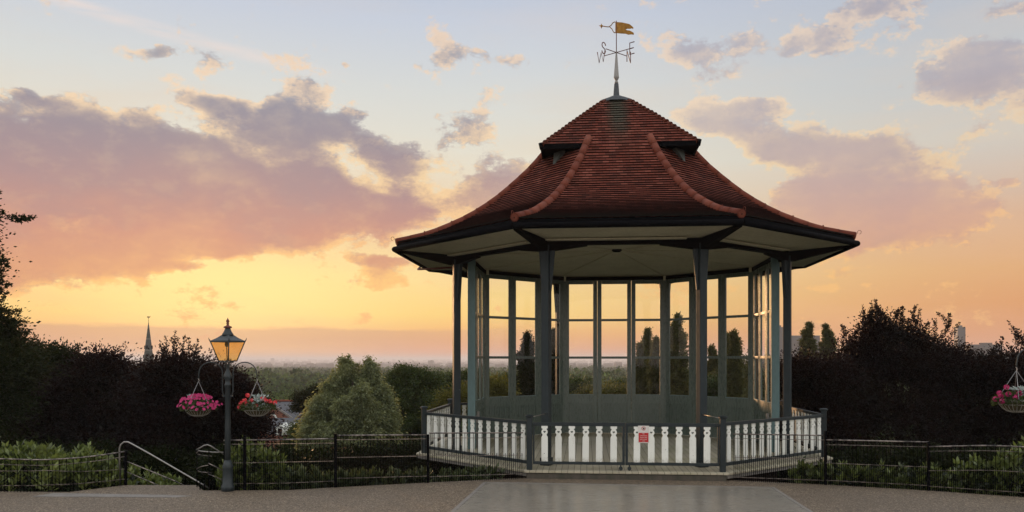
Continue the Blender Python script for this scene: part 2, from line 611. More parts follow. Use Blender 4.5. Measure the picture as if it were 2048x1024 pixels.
def planks(name, ca, cb_, width, angle, rough=0.65):
    m, k, out = new_mat(name)
    ob = k.n('ShaderNodeTexCoord').outputs['Object']
    mp = k.n('ShaderNodeMapping')
    k.put(mp.inputs[0], ob)
    mp.inputs['Rotation'].default_value = (0, 0, angle)
    s = k.n('ShaderNodeSeparateXYZ')
    k.put(s.inputs[0], mp.outputs[0])
    uu = k.m('DIVIDE', s.outputs[0], width)
    idx = k.m('FLOOR', uu)
    fr = k.m('SUBTRACT', uu, idx)
    gap = k.m('MAXIMUM', k.ss(fr, 0.06, 0.0), k.ss(fr, 0.94, 1.0))
    wn = k.n('ShaderNodeTexWhiteNoise', noise_dimensions='1D')
    k.put(wn.inputs['W'], idx)
    gr = k.noise(k.vm('MULTIPLY', mp.outputs[0], (30, 1.2, 1)), 1.0, 6, 0.7)
    c = k.mix(k.m('ADD', k.m('MULTIPLY', wn.outputs['Value'], 0.6), k.m('MULTIPLY', gr, 0.4)), (*ca, 1), (*cb_, 1))
    big = k.noise(ob, 0.9, 5, 0.6)
    c = k.mix(k.ss(big, 0.45, 0.7, 0, 0.5), c, (ca[0] * 0.7, ca[1] * 0.8, ca[2] * 0.5, 1))
    c = k.mix(gap, c, (0.012, 0.011, 0.01, 1))
    principled(k, out, c, rough, 0.35, 0, k.m('SUBTRACT', k.m('MULTIPLY', gr, 0.3), gap), 0.5, 0.01)
    return m


def gravel_mat():
    m, k, out = new_mat('resin_bound_gravel')
    ob = k.n('ShaderNodeTexCoord').outputs['Object']
    v = k.n('ShaderNodeTexVoronoi')
    k.put(v.inputs['Vector'], ob)
    v.inputs['Scale'].default_value = 55
    s = k.n('ShaderNodeSeparateColor')
    k.put(s.inputs[0], v.outputs['Color'])
    c = k.ramp(s.outputs[0], [(0, (0.045, 0.034, 0.027)), (0.35, (0.108, 0.082, 0.056)), (0.7, (0.182, 0.138, 0.092)), (0.93, (0.29, 0.22, 0.15)), (1, (0.42, 0.35, 0.26))])
    n = k.noise(ob, 0.35, 6, 0.6)
    n2 = k.noise(ob, 2.3, 6, 0.65)
    c = k.mix(k.ss(n, 0.35, 0.65, 0, 0.30), c, (0.075, 0.058, 0.045, 1))
    c = k.mix(k.ss(n2, 0.52, 0.75, 0, 0.35), c, (0.20, 0.155, 0.125, 1))
    principled(k, out, c, 0.68, 0.35, 0, v.outputs['Distance'], 0.5, 0.006)
    return m


def slab_mat():
    m, k, out = new_mat('smooth_worn_slab')
    ob = k.n('ShaderNodeTexCoord').outputs['Object']
    n = k.noise(ob, 0.8, 6, 0.6)
    st = k.noise(k.vm('MULTIPLY', ob, (1.2, 14, 1)), 2.0, 6, 0.65)
    nf = k.noise(ob, 60, 3, 0.6)
    c = k.mix(k.ss(st, 0.3, 0.7), (0.155, 0.135, 0.112, 1), (0.225, 0.20, 0.165, 1))
    c = k.mix(k.ss(n, 0.4, 0.7, 0, 0.4), c, (0.125, 0.118, 0.105, 1))
    c = k.mix(k.ss(nf, 0.4, 0.8, 0, 0.3), c, (0.25, 0.23, 0.21, 1))
    b = principled(k, out, c, k.ss(st, 0.2, 0.8, 0.22, 0.38), 0.5, 0, st, 0.12, 0.01)
    return m


def soil_mat():
    m, k, out = new_mat('dark_soil_and_grass')
    ob = k.n('ShaderNodeTexCoord').outputs['Object']
    n = k.noise(ob, 0.02, 8, 0.65)
    n2 = k.noise(ob, 1.5, 6, 0.7)
    c = k.mix(k.ss(n, 0.35, 0.65), (0.010, 0.015, 0.006, 1), (0.035, 0.048, 0.018, 1))
    c = k.mix(k.ss(n2, 0.4, 0.7, 0, 0.6), c, (0.010, 0.008, 0.006, 1))
    principled(k, out, c, 0.9, 0.0, 0, n2, 0.6, 0.08)
    return m


M['gravel'] = gravel_mat()
M['slab'] = slab_mat()
M['soil'] = soil_mat()
M['stone'] = paint('pale_kerb_stone', (0.24, 0.22, 0.20), (0.17, 0.155, 0.14), 0.6, 3, 0.3, bstr=0.3)
M['plinth'] = paint('mossy_concrete', (0.10, 0.085, 0.07), (0.055, 0.055, 0.04), 0.8, 4, 0.3, bstr=0.5)


def glass_mat(name, col=(1, 1, 1), frost=0.0):
    m, k, out = new_mat(name)
    t = k.n('ShaderNodeBsdfTransparent')
    t.inputs[0].default_value = (*col, 1)
    g = k.n('ShaderNodeBsdfGlossy')
    g.inputs['Roughness'].default_value = 0.03
    lw = k.n('ShaderNodeLayerWeight')
    lw.inputs[0].default_value = 0.5
    fr = k.m('ADD', 0.035, k.m('MULTIPLY', k.m('POWER', lw.outputs['Facing'], 5.0), 0.8))
    mx = k.n('ShaderNodeMixShader')
    k.t.links.new(fr, mx.inputs[0])
    k.t.links.new(t.outputs[0], mx.inputs[1])
    k.t.links.new(g.outputs[0], mx.inputs[2])
    last = mx.outputs[0]
    if frost:
        tr = k.n('ShaderNodeBsdfTranslucent')
        tr.inputs[0].default_value = (*col, 1)
        m2 = k.n('ShaderNodeMixShader')
        m2.inputs[0].default_value = frost
        k.t.links.new(last, m2.inputs[1])
        k.t.links.new(tr.outputs[0], m2.inputs[2])
        last = m2.outputs[0]
    k.t.links.new(last, out.inputs[0])
    return m


M['glass'] = glass_mat('window_glass', (0.975, 0.98, 0.97))
M['lampglass'] = glass_mat('amber_lamp_glass', (0.94, 0.77, 0.47), 0.12)


def leaf_mat(name, c0, c1, c2=None, rough=0.5, trans=0.35, spec=0.3, tcol=None, nscale=0.9):
    m, k, out = new_mat(name)
    isl = k.n('ShaderNodeNewGeometry').outputs['Random Per Island']
    ob = k.n('ShaderNodeTexCoord').outputs['Object']
    n = k.noise(ob, nscale, 4, 0.6)
    c = k.mix(isl, (*c0, 1), (*c1, 1))
    if c2:
        c = k.mix(k.ss(n, 0.45, 0.68, 0, 0.7), c, (*c2, 1))
    b = k.n('ShaderNodeBsdfPrincipled')
    k.put(b.inputs['Base Color'], c)
    b.inputs['Roughness'].default_value = rough
    b.inputs['Specular IOR Level'].default_value = spec
    t = k.n('ShaderNodeBsdfTranslucent')
    k.put(t.inputs[0], k.vm('MULTIPLY', c, tcol or (1.3, 1.15, 0.6)))
    mx = k.n('ShaderNodeMixShader')
    mx.inputs[0].default_value = trans
    k.t.links.new(b.outputs[0], mx.inputs[1])
    k.t.links.new(t.outputs[0], mx.inputs[2])
    k.t.links.new(mx.outputs[0], out.inputs[0])
    return m


M['purple'] = leaf_mat('purple_leaves', (0.004, 0.0032, 0.0034), (0.0115, 0.0078, 0.0076), (0.009, 0.010, 0.006), 0.5, 0.28, 0.14, (4.0, 1.6, 1.0))
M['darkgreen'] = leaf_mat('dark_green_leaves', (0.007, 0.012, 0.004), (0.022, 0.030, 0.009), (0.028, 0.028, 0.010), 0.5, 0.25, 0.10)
M['midgreen'] = leaf_mat('mid_green_leaves', (0.016, 0.030, 0.010), (0.07, 0.10, 0.030), (0.055, 0.075, 0.022), 0.5, 0.35)
M['willow'] = leaf_mat('grey_green_leaves', (0.07, 0.088, 0.044), (0.29, 0.33, 0.17), (0.36, 0.38, 0.19), 0.55, 0.4)
M['yellowgreen'] = leaf_mat('yellow_green_leaves', (0.06, 0.065, 0.012), (0.16, 0.15, 0.03), None, 0.5, 0.35)
M['poplar'] = leaf_mat('olive_leaves', (0.032, 0.038, 0.014), (0.13, 0.135, 0.045), (0.13, 0.12, 0.045), 0.55, 0.3)
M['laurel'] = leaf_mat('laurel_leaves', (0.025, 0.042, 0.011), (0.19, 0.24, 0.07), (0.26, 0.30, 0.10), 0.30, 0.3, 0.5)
M['laurel_shaded'] = leaf_mat('shaded_laurel_leaves', (0.008, 0.014, 0.005), (0.032, 0.048, 0.015), None, 0.35, 0.15, 0.3)  # inner leaves: shade inside the bushes put into a darker leaf colour
M['laurel2'] = leaf_mat('laurel_dull_leaves', (0.030, 0.046, 0.018), (0.11, 0.14, 0.06), (0.13, 0.16, 0.07), 0.33, 0.3, 0.4)
M['far'] = leaf_mat('far_wood_leaves', (0.025, 0.045, 0.014), (0.11, 0.16, 0.045), (0.012, 0.028, 0.016), 0.8, 0.1, 0.05, nscale=0.045)
M['bark'] = paint('bark', (0.045, 0.035, 0.028), None, 0.85, 6, 0.2, bstr=0.6)

# ------------------------------------------------------------------ ground and land
EDGE = [(-60, 12.0), (-30, 14.6), (-13, 16.0), (-10.2, 16.2), (-8.8, 16.1), (-8.1, 17.0), (-6.6, 17.0), (-6.2, 16.3), (-4.5, 16.35),
        (-3.64, 16.7), (-1.8, 17.36), (0.35, 18.1), (4.7, 17.75), (6.6, 17.1), (8.35, 16.3), (9.8, 15.5), (30, 9.0), (60, 4)]


def edge_y(x):
    return float(np.interp(x, [e[0] for e in EDGE], [e[1] for e in EDGE]))


_rs = np.random.RandomState(3)
_ph = _rs.rand(12, 3) * 6.28


def land_z(x, y):
    x = np.asarray(x, float)
    y = np.asarray(y, float)
    ey = np.interp(x, [e[0] for e in EDGE], [e[1] for e in EDGE])
    d = y - ey
    r = np.hypot(x, y)
    prof = np.interp(d, [-1e5, 0.0, 0.6, 4, 12, 30, 60, 120, 400, 1500, 4000, 8000, 11500, 14000, 40000],
                     [-0.03, -0.03, -0.25, -0.9, -2.4, -5.0, -8.5, -13, -17, -26, -36, -34, -20, -12, -12])
    n = 0
    for i, (sc, am) in enumerate([(900, 2.5), (400, 1.5), (2300, 4), (160, 0.8)]):
        n = n + am * np.sin(x / sc + _ph[i, 0]) * np.sin(y / (sc * 1.3) + _ph[i, 1])
    return prof + n * np.clip((d - 40) / 900, 0, 1) + 0.25 * np.sin(x * 0.7 + 1) * np.sin(y * 0.6) * np.clip(d / 10, 0, 1)


def grid_land():
    xs = np.concatenate([-np.geomspace(24000, 22, 40), np.linspace(-20, 20, 61), np.geomspace(22, 24000, 40)])
    ys = np.concatenate([-np.geomspace(300, 10, 8), np.linspace(-8, 14, 6), np.linspace(14.5, 40, 60), np.geomspace(42, 30000, 110)])
    XX, YY = np.meshgrid(xs, ys)
    ZZ = land_z(XX, YY)
    v = np.stack([XX, YY, ZZ], -1).reshape(-1, 3)
    nx, ny = len(xs), len(ys)
    b = MB()
    b.v = [tuple(p) for p in v]
    for j in range(ny - 1):
        for i in range(nx - 1):
            a = j * nx + i
            b.f.append((a, a + 1, a + nx + 1, a + nx))
    b.smooth = set(range(len(b.f)))
    return tag(b.build('terrain', M['soil']), kind='structure')


grid_land()
fb = MB()
pts = [(-60, -40), (60, -40)] + [(x, y) for x, y in reversed(EDGE)]
fb.ngonprism(pts, -0.10, 0.0)
tag(fb.build('forecourt', M['gravel']), kind='structure')
# smooth slab in front of the bandstand and the pale strip near the steps
sb = MB()
sb.ngonprism([(-1.95, 7.0), (4.55, 6.3), (5.35, 16.67), (-0.577, 17.35)], 0.001, 0.006)
tag(sb.build('paved_slab', M['slab']), kind='structure')
sk = MB()
for a, b_ in (((-1.95, 7.0), (-0.577, 17.35)), ((4.55, 6.3), (5.35, 16.67)), ((-0.577, 17.35), (5.35, 16.67))):
    A, B = Vector((*a, 0.005)), Vector((*b_, 0.005))
    sk.beam(A, B, 0.075, 0.012)
tag(sk.build('slab_edging', M['stone']), kind='structure')
ss_ = MB()
ss_.ngonprism([(-9.2, 15.55), (-6.4, 15.45), (-6.15, 15.62), (-6.6, 15.72), (-9.0, 15.95)], 0.001, 0.007)
tag(ss_.build('paved_strip', M['stone']), kind='structure')
# flight of steps going down to the right behind the edge of the forecourt
st_ = MB()
for i in range(7):
    x0 = -8.0 + i * 0.36
    z1 = -0.17 * (i + 1) - 0.06
    st_.box((x0 + 0.18, 17.75, z1 - 0.6), (0.358, 1.35, 1.2))
tag(st_.build('garden_steps', M['stone']), kind='structure')

# ------------------------------------------------------------------ bandstand
X0, Y0, TH = 2.9584, 23.0, R_(5.194)
PHI = -TH          # rotation of the whole bandstand about z (front normal turned to the left)


# local frame: centre at origin, front face looks along -Y; the parent Empty is rotated
def vtx(R, deg):
    a = R_(deg)
    return Vector((R * math.sin(a), -R * math.cos(a), 0))


BAND = empty('bandstand', (X0, Y0, 0.0), 'octagonal bandstand with red tiled bell roof, blue-grey columns and glazed back screen', 'bandstand', rz=0)
# rotating the local frame so that the front normal points to angle -TH
BAND.rotation_euler = (0, 0, -TH)
ZD = 0.175
VERT = [-157.5 + 45 * i for i in range(8)]       # -157.5 .. 157.5
C22 = math.cos(R_(22.5))


def octo(R, rot=0):
    return [vtx(R, a + rot) for a in VERT]


# deck
M['deck'] = planks('deck_boards', (0.33, 0.295, 0.215), (0.50, 0.455, 0.34), 0.14, 0.0)
d = MB()
o_ = octo(5.74)
d.ngonprism([(p.x, p.y) for p in o_], ZD - 0.045, ZD)
d.build('deck', M['deck'], BAND, bevel=0.006)
d = MB()
for i in range(8):
    a, b_ = octo(5.68)[i], octo(5.68)[(i + 1) % 8]
    if i == 3:
        continue
    a.z = b_.z = ZD - 0.045 - 0.04
    d.beam(a, b_, 0.05, 0.08)
d.build('deck_fascia', M['stone'], BAND)
d = MB()
o2 = octo(4.4)
d.ngonprism([(p.x, p.y) for p in o2], -4.2, ZD - 0.05)
d.build('base_wall', paint('dark_brick_base', (0.05, 0.032, 0.025), None, 0.9, 5, 0.2), BAND)
d = MB()
d.box((0, -5.09, 0.002), (4.34, 0.38, 0.230))
d.build('plinth', M['plinth'], BAND, bevel=0.01)

# roof profile: distance from the axis to the octagon corner, height
PROF = [(2.13, 8.30), (2.55, 7.83), (2.97, 7.43), (3.42, 7.03), (3.85, 6.71), (4.34, 6.40), (4.88, 6.13), (5.42, 5.90), (5.85, 5.775), (6.27, 5.665)]


def catmull(P, n=8):
    out = []
    for i in range(len(P) - 1):
        p0 = P[max(i - 1, 0)]
        p1, p2 = P[i], P[i + 1]
        p3 = P[min(i + 2, len(P) - 1)]
        for j in range(n):
            t = j / n
            out.append(tuple(0.5 * ((2 * b) + (c - a) * t + (2 * a - 5 * b + 4 * c - d_) * t * t + (-a + 3 * b - 3 * c + d_) * t ** 3)
                             for a, b, c, d_ in zip(p0, p1, p2, p3)))
    out.append(P[-1])
    return out


def resample(P, step):
    P = [np.array(p) for p in P]
    L = [0]
    for a, b_ in zip(P, P[1:]):
        L.append(L[-1] + np.linalg.norm(b_ - a))
    n = max(1, round(L[-1] / step))
    q = np.linspace(0, L[-1], n + 1)
    return [(float(np.interp(t, L, [p[0] for p in P])), float(np.interp(t, L, [p[1] for p in P]))) for t in q]


LOW = resample(catmull(PROF), 0.125)
LAP = 0.030
tiles = MB()


def course(mb, a0, a1, b0, b1, row, nrm):
    """one course: a = upper edge points, b = lower edge points; the lower edge stands proud by LAP"""
    nrm = Vector(nrm)
    rnd = random.uniform(-0.003, 0.003)
    lo0, lo1 = Vector(b0) + nrm * (LAP + rnd), Vector(b1) + nrm * (LAP - rnd)
    w1 = (lo1 - lo0).length / 2
    w0 = (Vector(a1) - Vector(a0)).length / 2
    mb.quad(lo0, lo1, a1, a0, [(-w1 + 50, row + 0.05), (w1 + 50, row + 0.05), (w0 + 50, row + 0.95), (-w0 + 50, row + 0.95)])
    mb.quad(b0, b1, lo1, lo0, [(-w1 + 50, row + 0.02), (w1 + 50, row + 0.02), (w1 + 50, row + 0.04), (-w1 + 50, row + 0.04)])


for fi in range(8):
    aL, aR = VERT[fi], VERT[(fi + 1) % 8] if fi < 7 else VERT[0]
    mid = aL + 22.5
    for r in range(len(LOW) - 1):
        (ra, za), (rb, zb) = LOW[r], LOW[r + 1]
        pa0, pa1 = vtx(ra, aL), vtx(ra, aR)
        pb0, pb1 = vtx(rb, aL), vtx(rb, aR)
        pa0.z = pa1.z = za
        pb0.z = pb1.z = zb
        out_ = vtx(1, mid)
        dr, dz = (rb - ra) * C22, zb - za
        nn = Vector((out_.x * -dz, out_.y * -dz, dr)).normalized()
        course(tiles, pa0, pa1, pb0, pb1, 200 - r, nn)
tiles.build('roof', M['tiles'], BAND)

# square cap whose four faces run flush into four of the eight roof faces
PYR = [(0.33, 9.88), (0.80, 9.43), (1.16, 9.08), (1.48, 8.76), (1.80, 8.44), (2.01, 8.235)]   # apothem, height
PR = resample(catmull(PYR), 0.128)
cap = MB()
for q in range(4):
    rot = Matrix.Rotation(PI / 2 * q, 3, 'Z')
    for r in range(len(PR) - 1):
        (a, za), (b_, zb) = PR[r], PR[r + 1]
        wob = 0.012
        pa0, pa1 = Vector((-a, -a, za)), Vector((a, -a, za))
        pb0, pb1 = Vector((-b_, -b_, zb)), Vector((b_, -b_, zb))
        nn = Vector((0, zb - za, a - b_)).normalized() * -1
        nn = Vector((0, -(za - zb), (b_ - a))).normalized()
        course(cap, rot @ pa0, rot @ pa1, rot @ pb0, rot @ pb1, 300 - r, rot @ nn)
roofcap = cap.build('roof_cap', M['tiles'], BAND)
# bonnet tiles up the four hips
for q in range(4):
    hb = MB()
    ang = R_(-45 + 90 * q)
    for r in range(len(PR) - 1):
        (a, za), (b_, zb) = PR[r], PR[r + 1]
        A = Vector((a * 1.414 * math.sin(ang), -a * 1.414 * math.cos(ang), za - 0.012))
        B = Vector((b_ * 1.414 * math.sin(ang), -b_ * 1.414 * math.cos(ang), zb - 0.012))
        dv = (B - A)
        rr = random.uniform(0.95, 1.05)
        hb.tube([A - dv * 0.2, A + dv * 0.5, B + dv * 0.12], [0.035, 0.055 * rr, 0.085 * rr], 8)
    hb.build('bonnet_tiles', M['bonnet'], BAND)
# underside of the cap corners, their black fascia and the little timber bracket
for q in range(4):
    mid = -45 + 90 * q
    a = 2.02
    z = 8.20
    ang = R_(mid)
    cpt = Vector((a * 1.414 * math.sin(ang), -a * 1.414 * math.cos(ang), z))
    e1 = vtx(a / C22, mid - 22.5)
    e2 = vtx(a / C22, mid + 22.5)
    e1.z = e2.z = z
    i1 = vtx(2.02, mid - 22.5)
    i2 = vtx(2.02, mid + 22.5)
    s1 = MB()
    s1.ngonprism([(e1.x, e1.y), (cpt.x, cpt.y), (e2.x, e2.y), (i2.x, i2.y), (i1.x, i1.y)], z - 0.05, z)
    for P_ in (e1, e2):
        s1.beam(P_ + Vector((0, 0, -0.02)), cpt + Vector((0, 0, -0.02)), 0.05, 0.12)
    s1.tube([cpt + Vector((0, 0, -0.09)), cpt + Vector((0, 0, 0.07))], [0.04, 0.075], 8)
    s1.build('cap_soffit', M['blackpaint'], BAND)
    s2 = MB()
    f0 = vtx(2.14, mid)
    f0.z = 8.15
    out = Vector((math.sin(ang), -math.cos(ang), 0))
    tan = Vector((math.cos(ang), math.sin(ang), 0))
    s2.add([f0 - tan * 0.17 + out * 0.12, f0 + tan * 0.17 + out * 0.12, f0 + out * 0.30 + Vector((0, 0, -0.42)), f0 - tan * 0.17, f0 + tan * 0.17, f0 + Vector((0, 0, -0.5))],
           [(0, 2, 1), (3, 4, 5), (0, 1, 4, 3), (1, 2, 5, 4), (2, 0, 3, 5)])
    s2.build('gablet_bracket', paint('weathered_board', (0.10, 0.11, 0.10), None, 0.7, 5), BAND)
# lead cap and mortar at the peak
s3 = MB()
s3.lathe([(0.50, 9.86), (0.46, 9.95), (0.30, 10.00), (0.16, 10.08), (0.09, 10.10)], seg=8, smooth=False, rot0=PI / 8)
s3.build('peak_cap', M['lead'], BAND)

# eight ridges of half-round tiles
RID = resample(catmull([(2.06, 8.40)] + PROF[1:]), 0.40)
for i, a in enumerate(VERT):
    rb_ = MB()
    for j in range(len(RID) - 1):
        (r0, z0), (r1, z1) = RID[j], RID[j + 1]
        A, B = vtx(r0, a), vtx(r1, a)
        A.z, B.z = z0 + 0.02, z1 + 0.02
        rb_.tube([A, B], 0.080, 8)
        rb_.tube([A, A + (B - A) * 0.975], [0.096, 0.099], 12)
    E = vtx(RID[-1][0] + 0.03, a)
    E.z = RID[-1][1] + 0.03
    o = E + vtx(0.06, a)
    # wire curl at the foot of the ridge and small nail heads
    cur = [E + vtx(0.05 + 0.045 * math.sin(t * 0.9), a) + Vector((0, 0, 0.03 + 0.05 * (1 - math.cos(t * 0.9)))) for t in range(0, 7)]
    rb_.tube(cur, 0.006, 5)
    for j in range(1, len(RID) - 1, 2):
        P_ = vtx(RID[j][0], a)
        P_.z = RID[j][1] + 0.13
        rb_.box(P_, (0.03, 0.03, 0.03))
    rb_.build('hip_ridge', M['ridge'], BAND)

# eaves: fascia, gutter, soffit
g = MB()
for i in range(8):
    a, b_ = octo(6.22)[i], octo(6.22)[(i + 1) % 8]
    a.z = b_.z = 5.585
    g.beam(a, b_, 0.05, 0.13)
    a, b_ = octo(6.31)[i], octo(6.31)[(i + 1) % 8]
    a.z = b_.z = 5.500
    A2, B2 = a.copy(), b_.copy()
    g.tube([A2, B2], 0.068, 10)
g.build('gutter', M['blackpaint'], BAND)
s = MB()
for i in range(8):
    o1, o2 = octo(6.20)[i], octo(6.20)[(i + 1) % 8]
    n1, n2 = octo(4.55)[i], octo(4.55)[(i + 1) % 8]
    o1.z = o2.z = 5.47
    n1.z = n2.z = 5.405
    s.quad(o1, n1, n2, o2)
    s.quad(o1 + Vector((0, 0, .03)), o2 + Vector((0, 0, .03)), n2 + Vector((0, 0, .03)), n1 + Vector((0, 0, .03)))
s.build('soffit', M['cream'], BAND)
# pale board fixed under the soffit along each beam
s = MB()
for i in range(8):
    a, b_ = octo(4.86)[i], octo(4.86)[(i + 1) % 8]
    d_ = (b_ - a)
    A, B = a + d_ * 0.02, b_ - d_ * 0.12
    A.z = B.z = 5.385
    s.beam(A, B, 0.20, 0.03)
s.build('soffit_board', M['cream'], BAND)
# ring beam with tapering corbels
RP = 4.643
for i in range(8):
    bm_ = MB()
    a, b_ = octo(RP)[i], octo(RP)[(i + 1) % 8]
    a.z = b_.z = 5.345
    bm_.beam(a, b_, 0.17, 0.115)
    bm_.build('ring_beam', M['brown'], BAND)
# ceiling (low cone)
s = MB()
apex = (0, 0, 5.74)
oc = octo(RP - 0.06)
for i in range(8):
    a, b_ = oc[i].copy(), oc[(i + 1) % 8].copy()
    a.z = b_.z = 5.41
    n = len(s.v)
    s.add([a, b_, apex], [(0, 1, 2)])
s.build('ceiling', M['cream'], BAND)
s = MB()
for i in range(8):
    a = oc[i].copy()
    a.z = 5.395
    s.beam(a, (0, 0, 5.725), 0.05, 0.02)
s.build('ceiling_batten', M['cream'], BAND)
s = MB()
s.lathe([(0.0, -0.05), (0.10, -0.045), (0.145, -0.01), (0.15, 0.05)], (0, -0.3, 5.69), 20)
s.build('ceiling_light', M['iron'], BAND)

# columns with knee braces
for i, a in enumerate(VERT):
    c = MB()
    p = vtx(RP, a)
    rot = Matrix.Rotation(R_(a), 3, 'Z')
    c.box((p.x, p.y, (ZD + 5.29) / 2), (0.185, 0.185, 5.29 - ZD), rot)
    co = c.build('column', M['column'], BAND, bevel=0.012)
    fpl = MB()
    fpl.box((p.x, p.y, ZD + 0.09), (0.235, 0.235, 0.18), rot)
    fpl.build('foot', M['rail'], co, bevel=0.01)
    for sgn in (-1, 1):
        q = vtx(RP, a + 45 * sgn)
        dr = (q - p).normalized()
        st = p + dr * 0.085
        br = MB()
        br.plate([(0, 4.24), (0.035, 4.22), (0.13, 5.28), (0, 5.28)], (st.x, st.y, 0), dr, (0, 0, 1), 0.10)
        br.build('knee_brace', M['column'], co, bevel=0.004)
        cb = MB()
        cb.plate([(0, 5.16), (0.20, 5.16), (0.95, 5.262), (0.95, 5.285), (0, 5.285)], (p.x, p.y, 0), dr, (0, 0, 1), 0.16)
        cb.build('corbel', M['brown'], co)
    dr = vtx(1, a)
    ou = MB()
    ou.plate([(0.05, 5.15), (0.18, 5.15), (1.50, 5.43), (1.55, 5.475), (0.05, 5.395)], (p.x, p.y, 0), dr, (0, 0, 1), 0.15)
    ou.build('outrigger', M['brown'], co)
# copper rainwater pipe under the left eave
s = MB()
c1 = vtx(6.1, -112.5)
s.tube([vtx(5.95, -100) + Vector((0, 0, 5.42)), vtx(5.9, -97) + Vector((0, 0, 5.33)), vtx(5.5, -93) + Vector((0, 0, 5.29)), vtx(4.5, -88) + Vector((0, 0, 5.28))], 0.03, 8)
s.build('rainwater_pipe', M['rust'], BAND)

# glazed screen round the back: bays are leaves of their own
RS = 4.40
SXO = Vector((0.08, 0, 0))
HEAD, TOP, SILL, BOARD = 5.15, 5.395, 1.455, 1.17


def bay(p0, p1, gap0=0.0):
    """one glazed leaf between two floor points"""
    dr = (p1 - p0)
    w = dr.length
    dr.normalize()
    up = Vector((0, 0, 1))
    nrm = dr.cross(up)
    f = MB()
    sw = 0.140
    # stiles
    for x in (sw / 2, w - sw / 2):
        c = p0 + dr * x
        f.beam((c.x, c.y, ZD + 0.02), (c.x, c.y, 5.28), sw - 0.004, 0.055, up=nrm)
    for z0, z1 in ((HEAD, 5.28), (BOARD, SILL), (ZD + 0.02, ZD + 0.16)):
        a, b_ = p0 + dr * sw, p1 - dr * sw
        a.z = b_.z = (z0 + z1) / 2
        f.beam(a, b_, 0.050, z1 - z0)
    for zt in (3.95, 2.70):
        a, b_ = p0 + dr * sw, p1 - dr * sw
        a.z = b_.z = zt
        f.beam(a, b_, 0.044, 0.078)
    # pale glazing bead along the sill
    o = f.build('glazed_leaf', M['screen'], BAND, bevel=0.004)
    g = MB()
    a, b_ = p0 + dr * (sw - 0.01), p1 - dr * (sw - 0.01)
    zz0, zz1 = Vector((0, 0, SILL)), Vector((0, 0, HEAD))
    g.quad(a + zz0, b_ + zz0, b_ + zz1, a + zz1)
    g.build('glass_pane', M['glass'], o)
    sl = MB()
    a, b_ = p0 + dr * (sw + 0.002), p1 - dr * (sw + 0.002)
    a.z = b_.z = SILL + 0.008
    sl.beam(a, b_, 0.085, 0.016)
    sl.build('sill', M['endpost'], o)
    # tongue and groove boards
    n = 8
    bd = MB()
    iw = w - 2 * sw
    for j in range(n):
        x = sw + iw * (j + 0.5) / n
        c = p0 + dr * x
        bd.beam((c.x, c.y, ZD + 0.16), (c.x, c.y, BOARD), iw / n - 0.028, 0.036, up=nrm)
    c0, c1_ = p0 + dr * sw, p1 - dr * sw
    c0.z = c1_.z = (ZD + 0.16 + BOARD) / 2
    bd.beam(c0 + nrm * 0.0, c1_ + nrm * 0.0, 0.010, BOARD - ZD - 0.162)
    bd.build('board_panel', M['screen'], o)
    return o


scr = [vtx(RS, a) + SXO for a in (-67.5, -112.5, -157.5, 157.5, 112.5, 67.5)]
scr[0] = scr[1] + (scr[0] - scr[1]) * 0.80
scr[5] = scr[4] + (scr[5] - scr[4]) * 0.80
for i in range(5):
    A, B = scr[i], scr[i + 1]
    nb = 3
    d_ = (B - A) / nb
    gapv = d_.normalized() * 0.004
    L = d_.length
    for j in range(nb):
        m0 = 0.045 if j == 0 else 0.002
        m1 = 0.045 if j == nb - 1 else 0.002
        dn = d_.normalized()
        bay(A + d_ * j + dn * m0, A + d_ * (j + 1) - dn * m1)
hd = MB()
for i in range(5):
    A, B = scr[i].copy(), scr[i + 1].copy()
    A.z = B.z = (5.282 + TOP) / 2
    hd.beam(A, B, 0.09, TOP - 5.285)
hd.build('screen_head', M['brown'], BAND)
for p in scr[1:5]:
    cp = MB()
    ang = math.atan2(p.x, -p.y)
    cp.box((p.x, p.y, (ZD + 5.28) / 2), (0.085, 0.085, 5.28 - ZD), Matrix.Rotation(ang, 3, 'Z'))
    cp.build('corner_post', M['screen'], BAND, bevel=0.008)
for p, q in ((scr[0], scr[1]), (scr[5], scr[4])):
    cp = MB()
    dd = (p - q).normalized()
    c = p + dd * 0.06
    ang = math.atan2(dd.y, dd.x)
    cp.box((c.x, c.y, (ZD + 5.39) / 2), (0.10, 0.21, 5.39 - ZD), Matrix.Rotation(ang, 3, 'Z'))
    cp.build('end_post', M['endpost'], BAND, bevel=0.008)
# electric boxes on the two ends of the screen
for (p, q, sg) in ((scr[0], scr[1], 1), (scr[5], scr[4], -1)):
    dd = (q - p).normalized()
    inn = Vector((sg * 1.0, 0, 0))
    c = p + dd * 0.22 + inn * 0.10
    eb = MB()
    eb.box((c.x, c.y - 0.05, 0.98), (0.13, 0.10, 0.20))
    eb.box((c.x + 0.05 * sg, c.y - 0.06, 1.13), (0.07, 0.08, 0.12))
    eb.tube([(c.x, c.y - 0.03, 0.88), (c.x + 0.01, c.y - 0.03, ZD)], 0.012, 6)
    eb.build('switch_box', M['zinc'], BAND, bevel=0.008)
for a in (-157.5, 157.5, -112.5, 112.5):
    p = vtx(RS - 0.12, a) + SXO
    c = MB()
    c.box((p.x, p.y, 5.33), (0.07, 0.07, 0.17))
    c.build('ceiling_bracket', M['cream'], BAND)

# balustrade
RR = 5.525


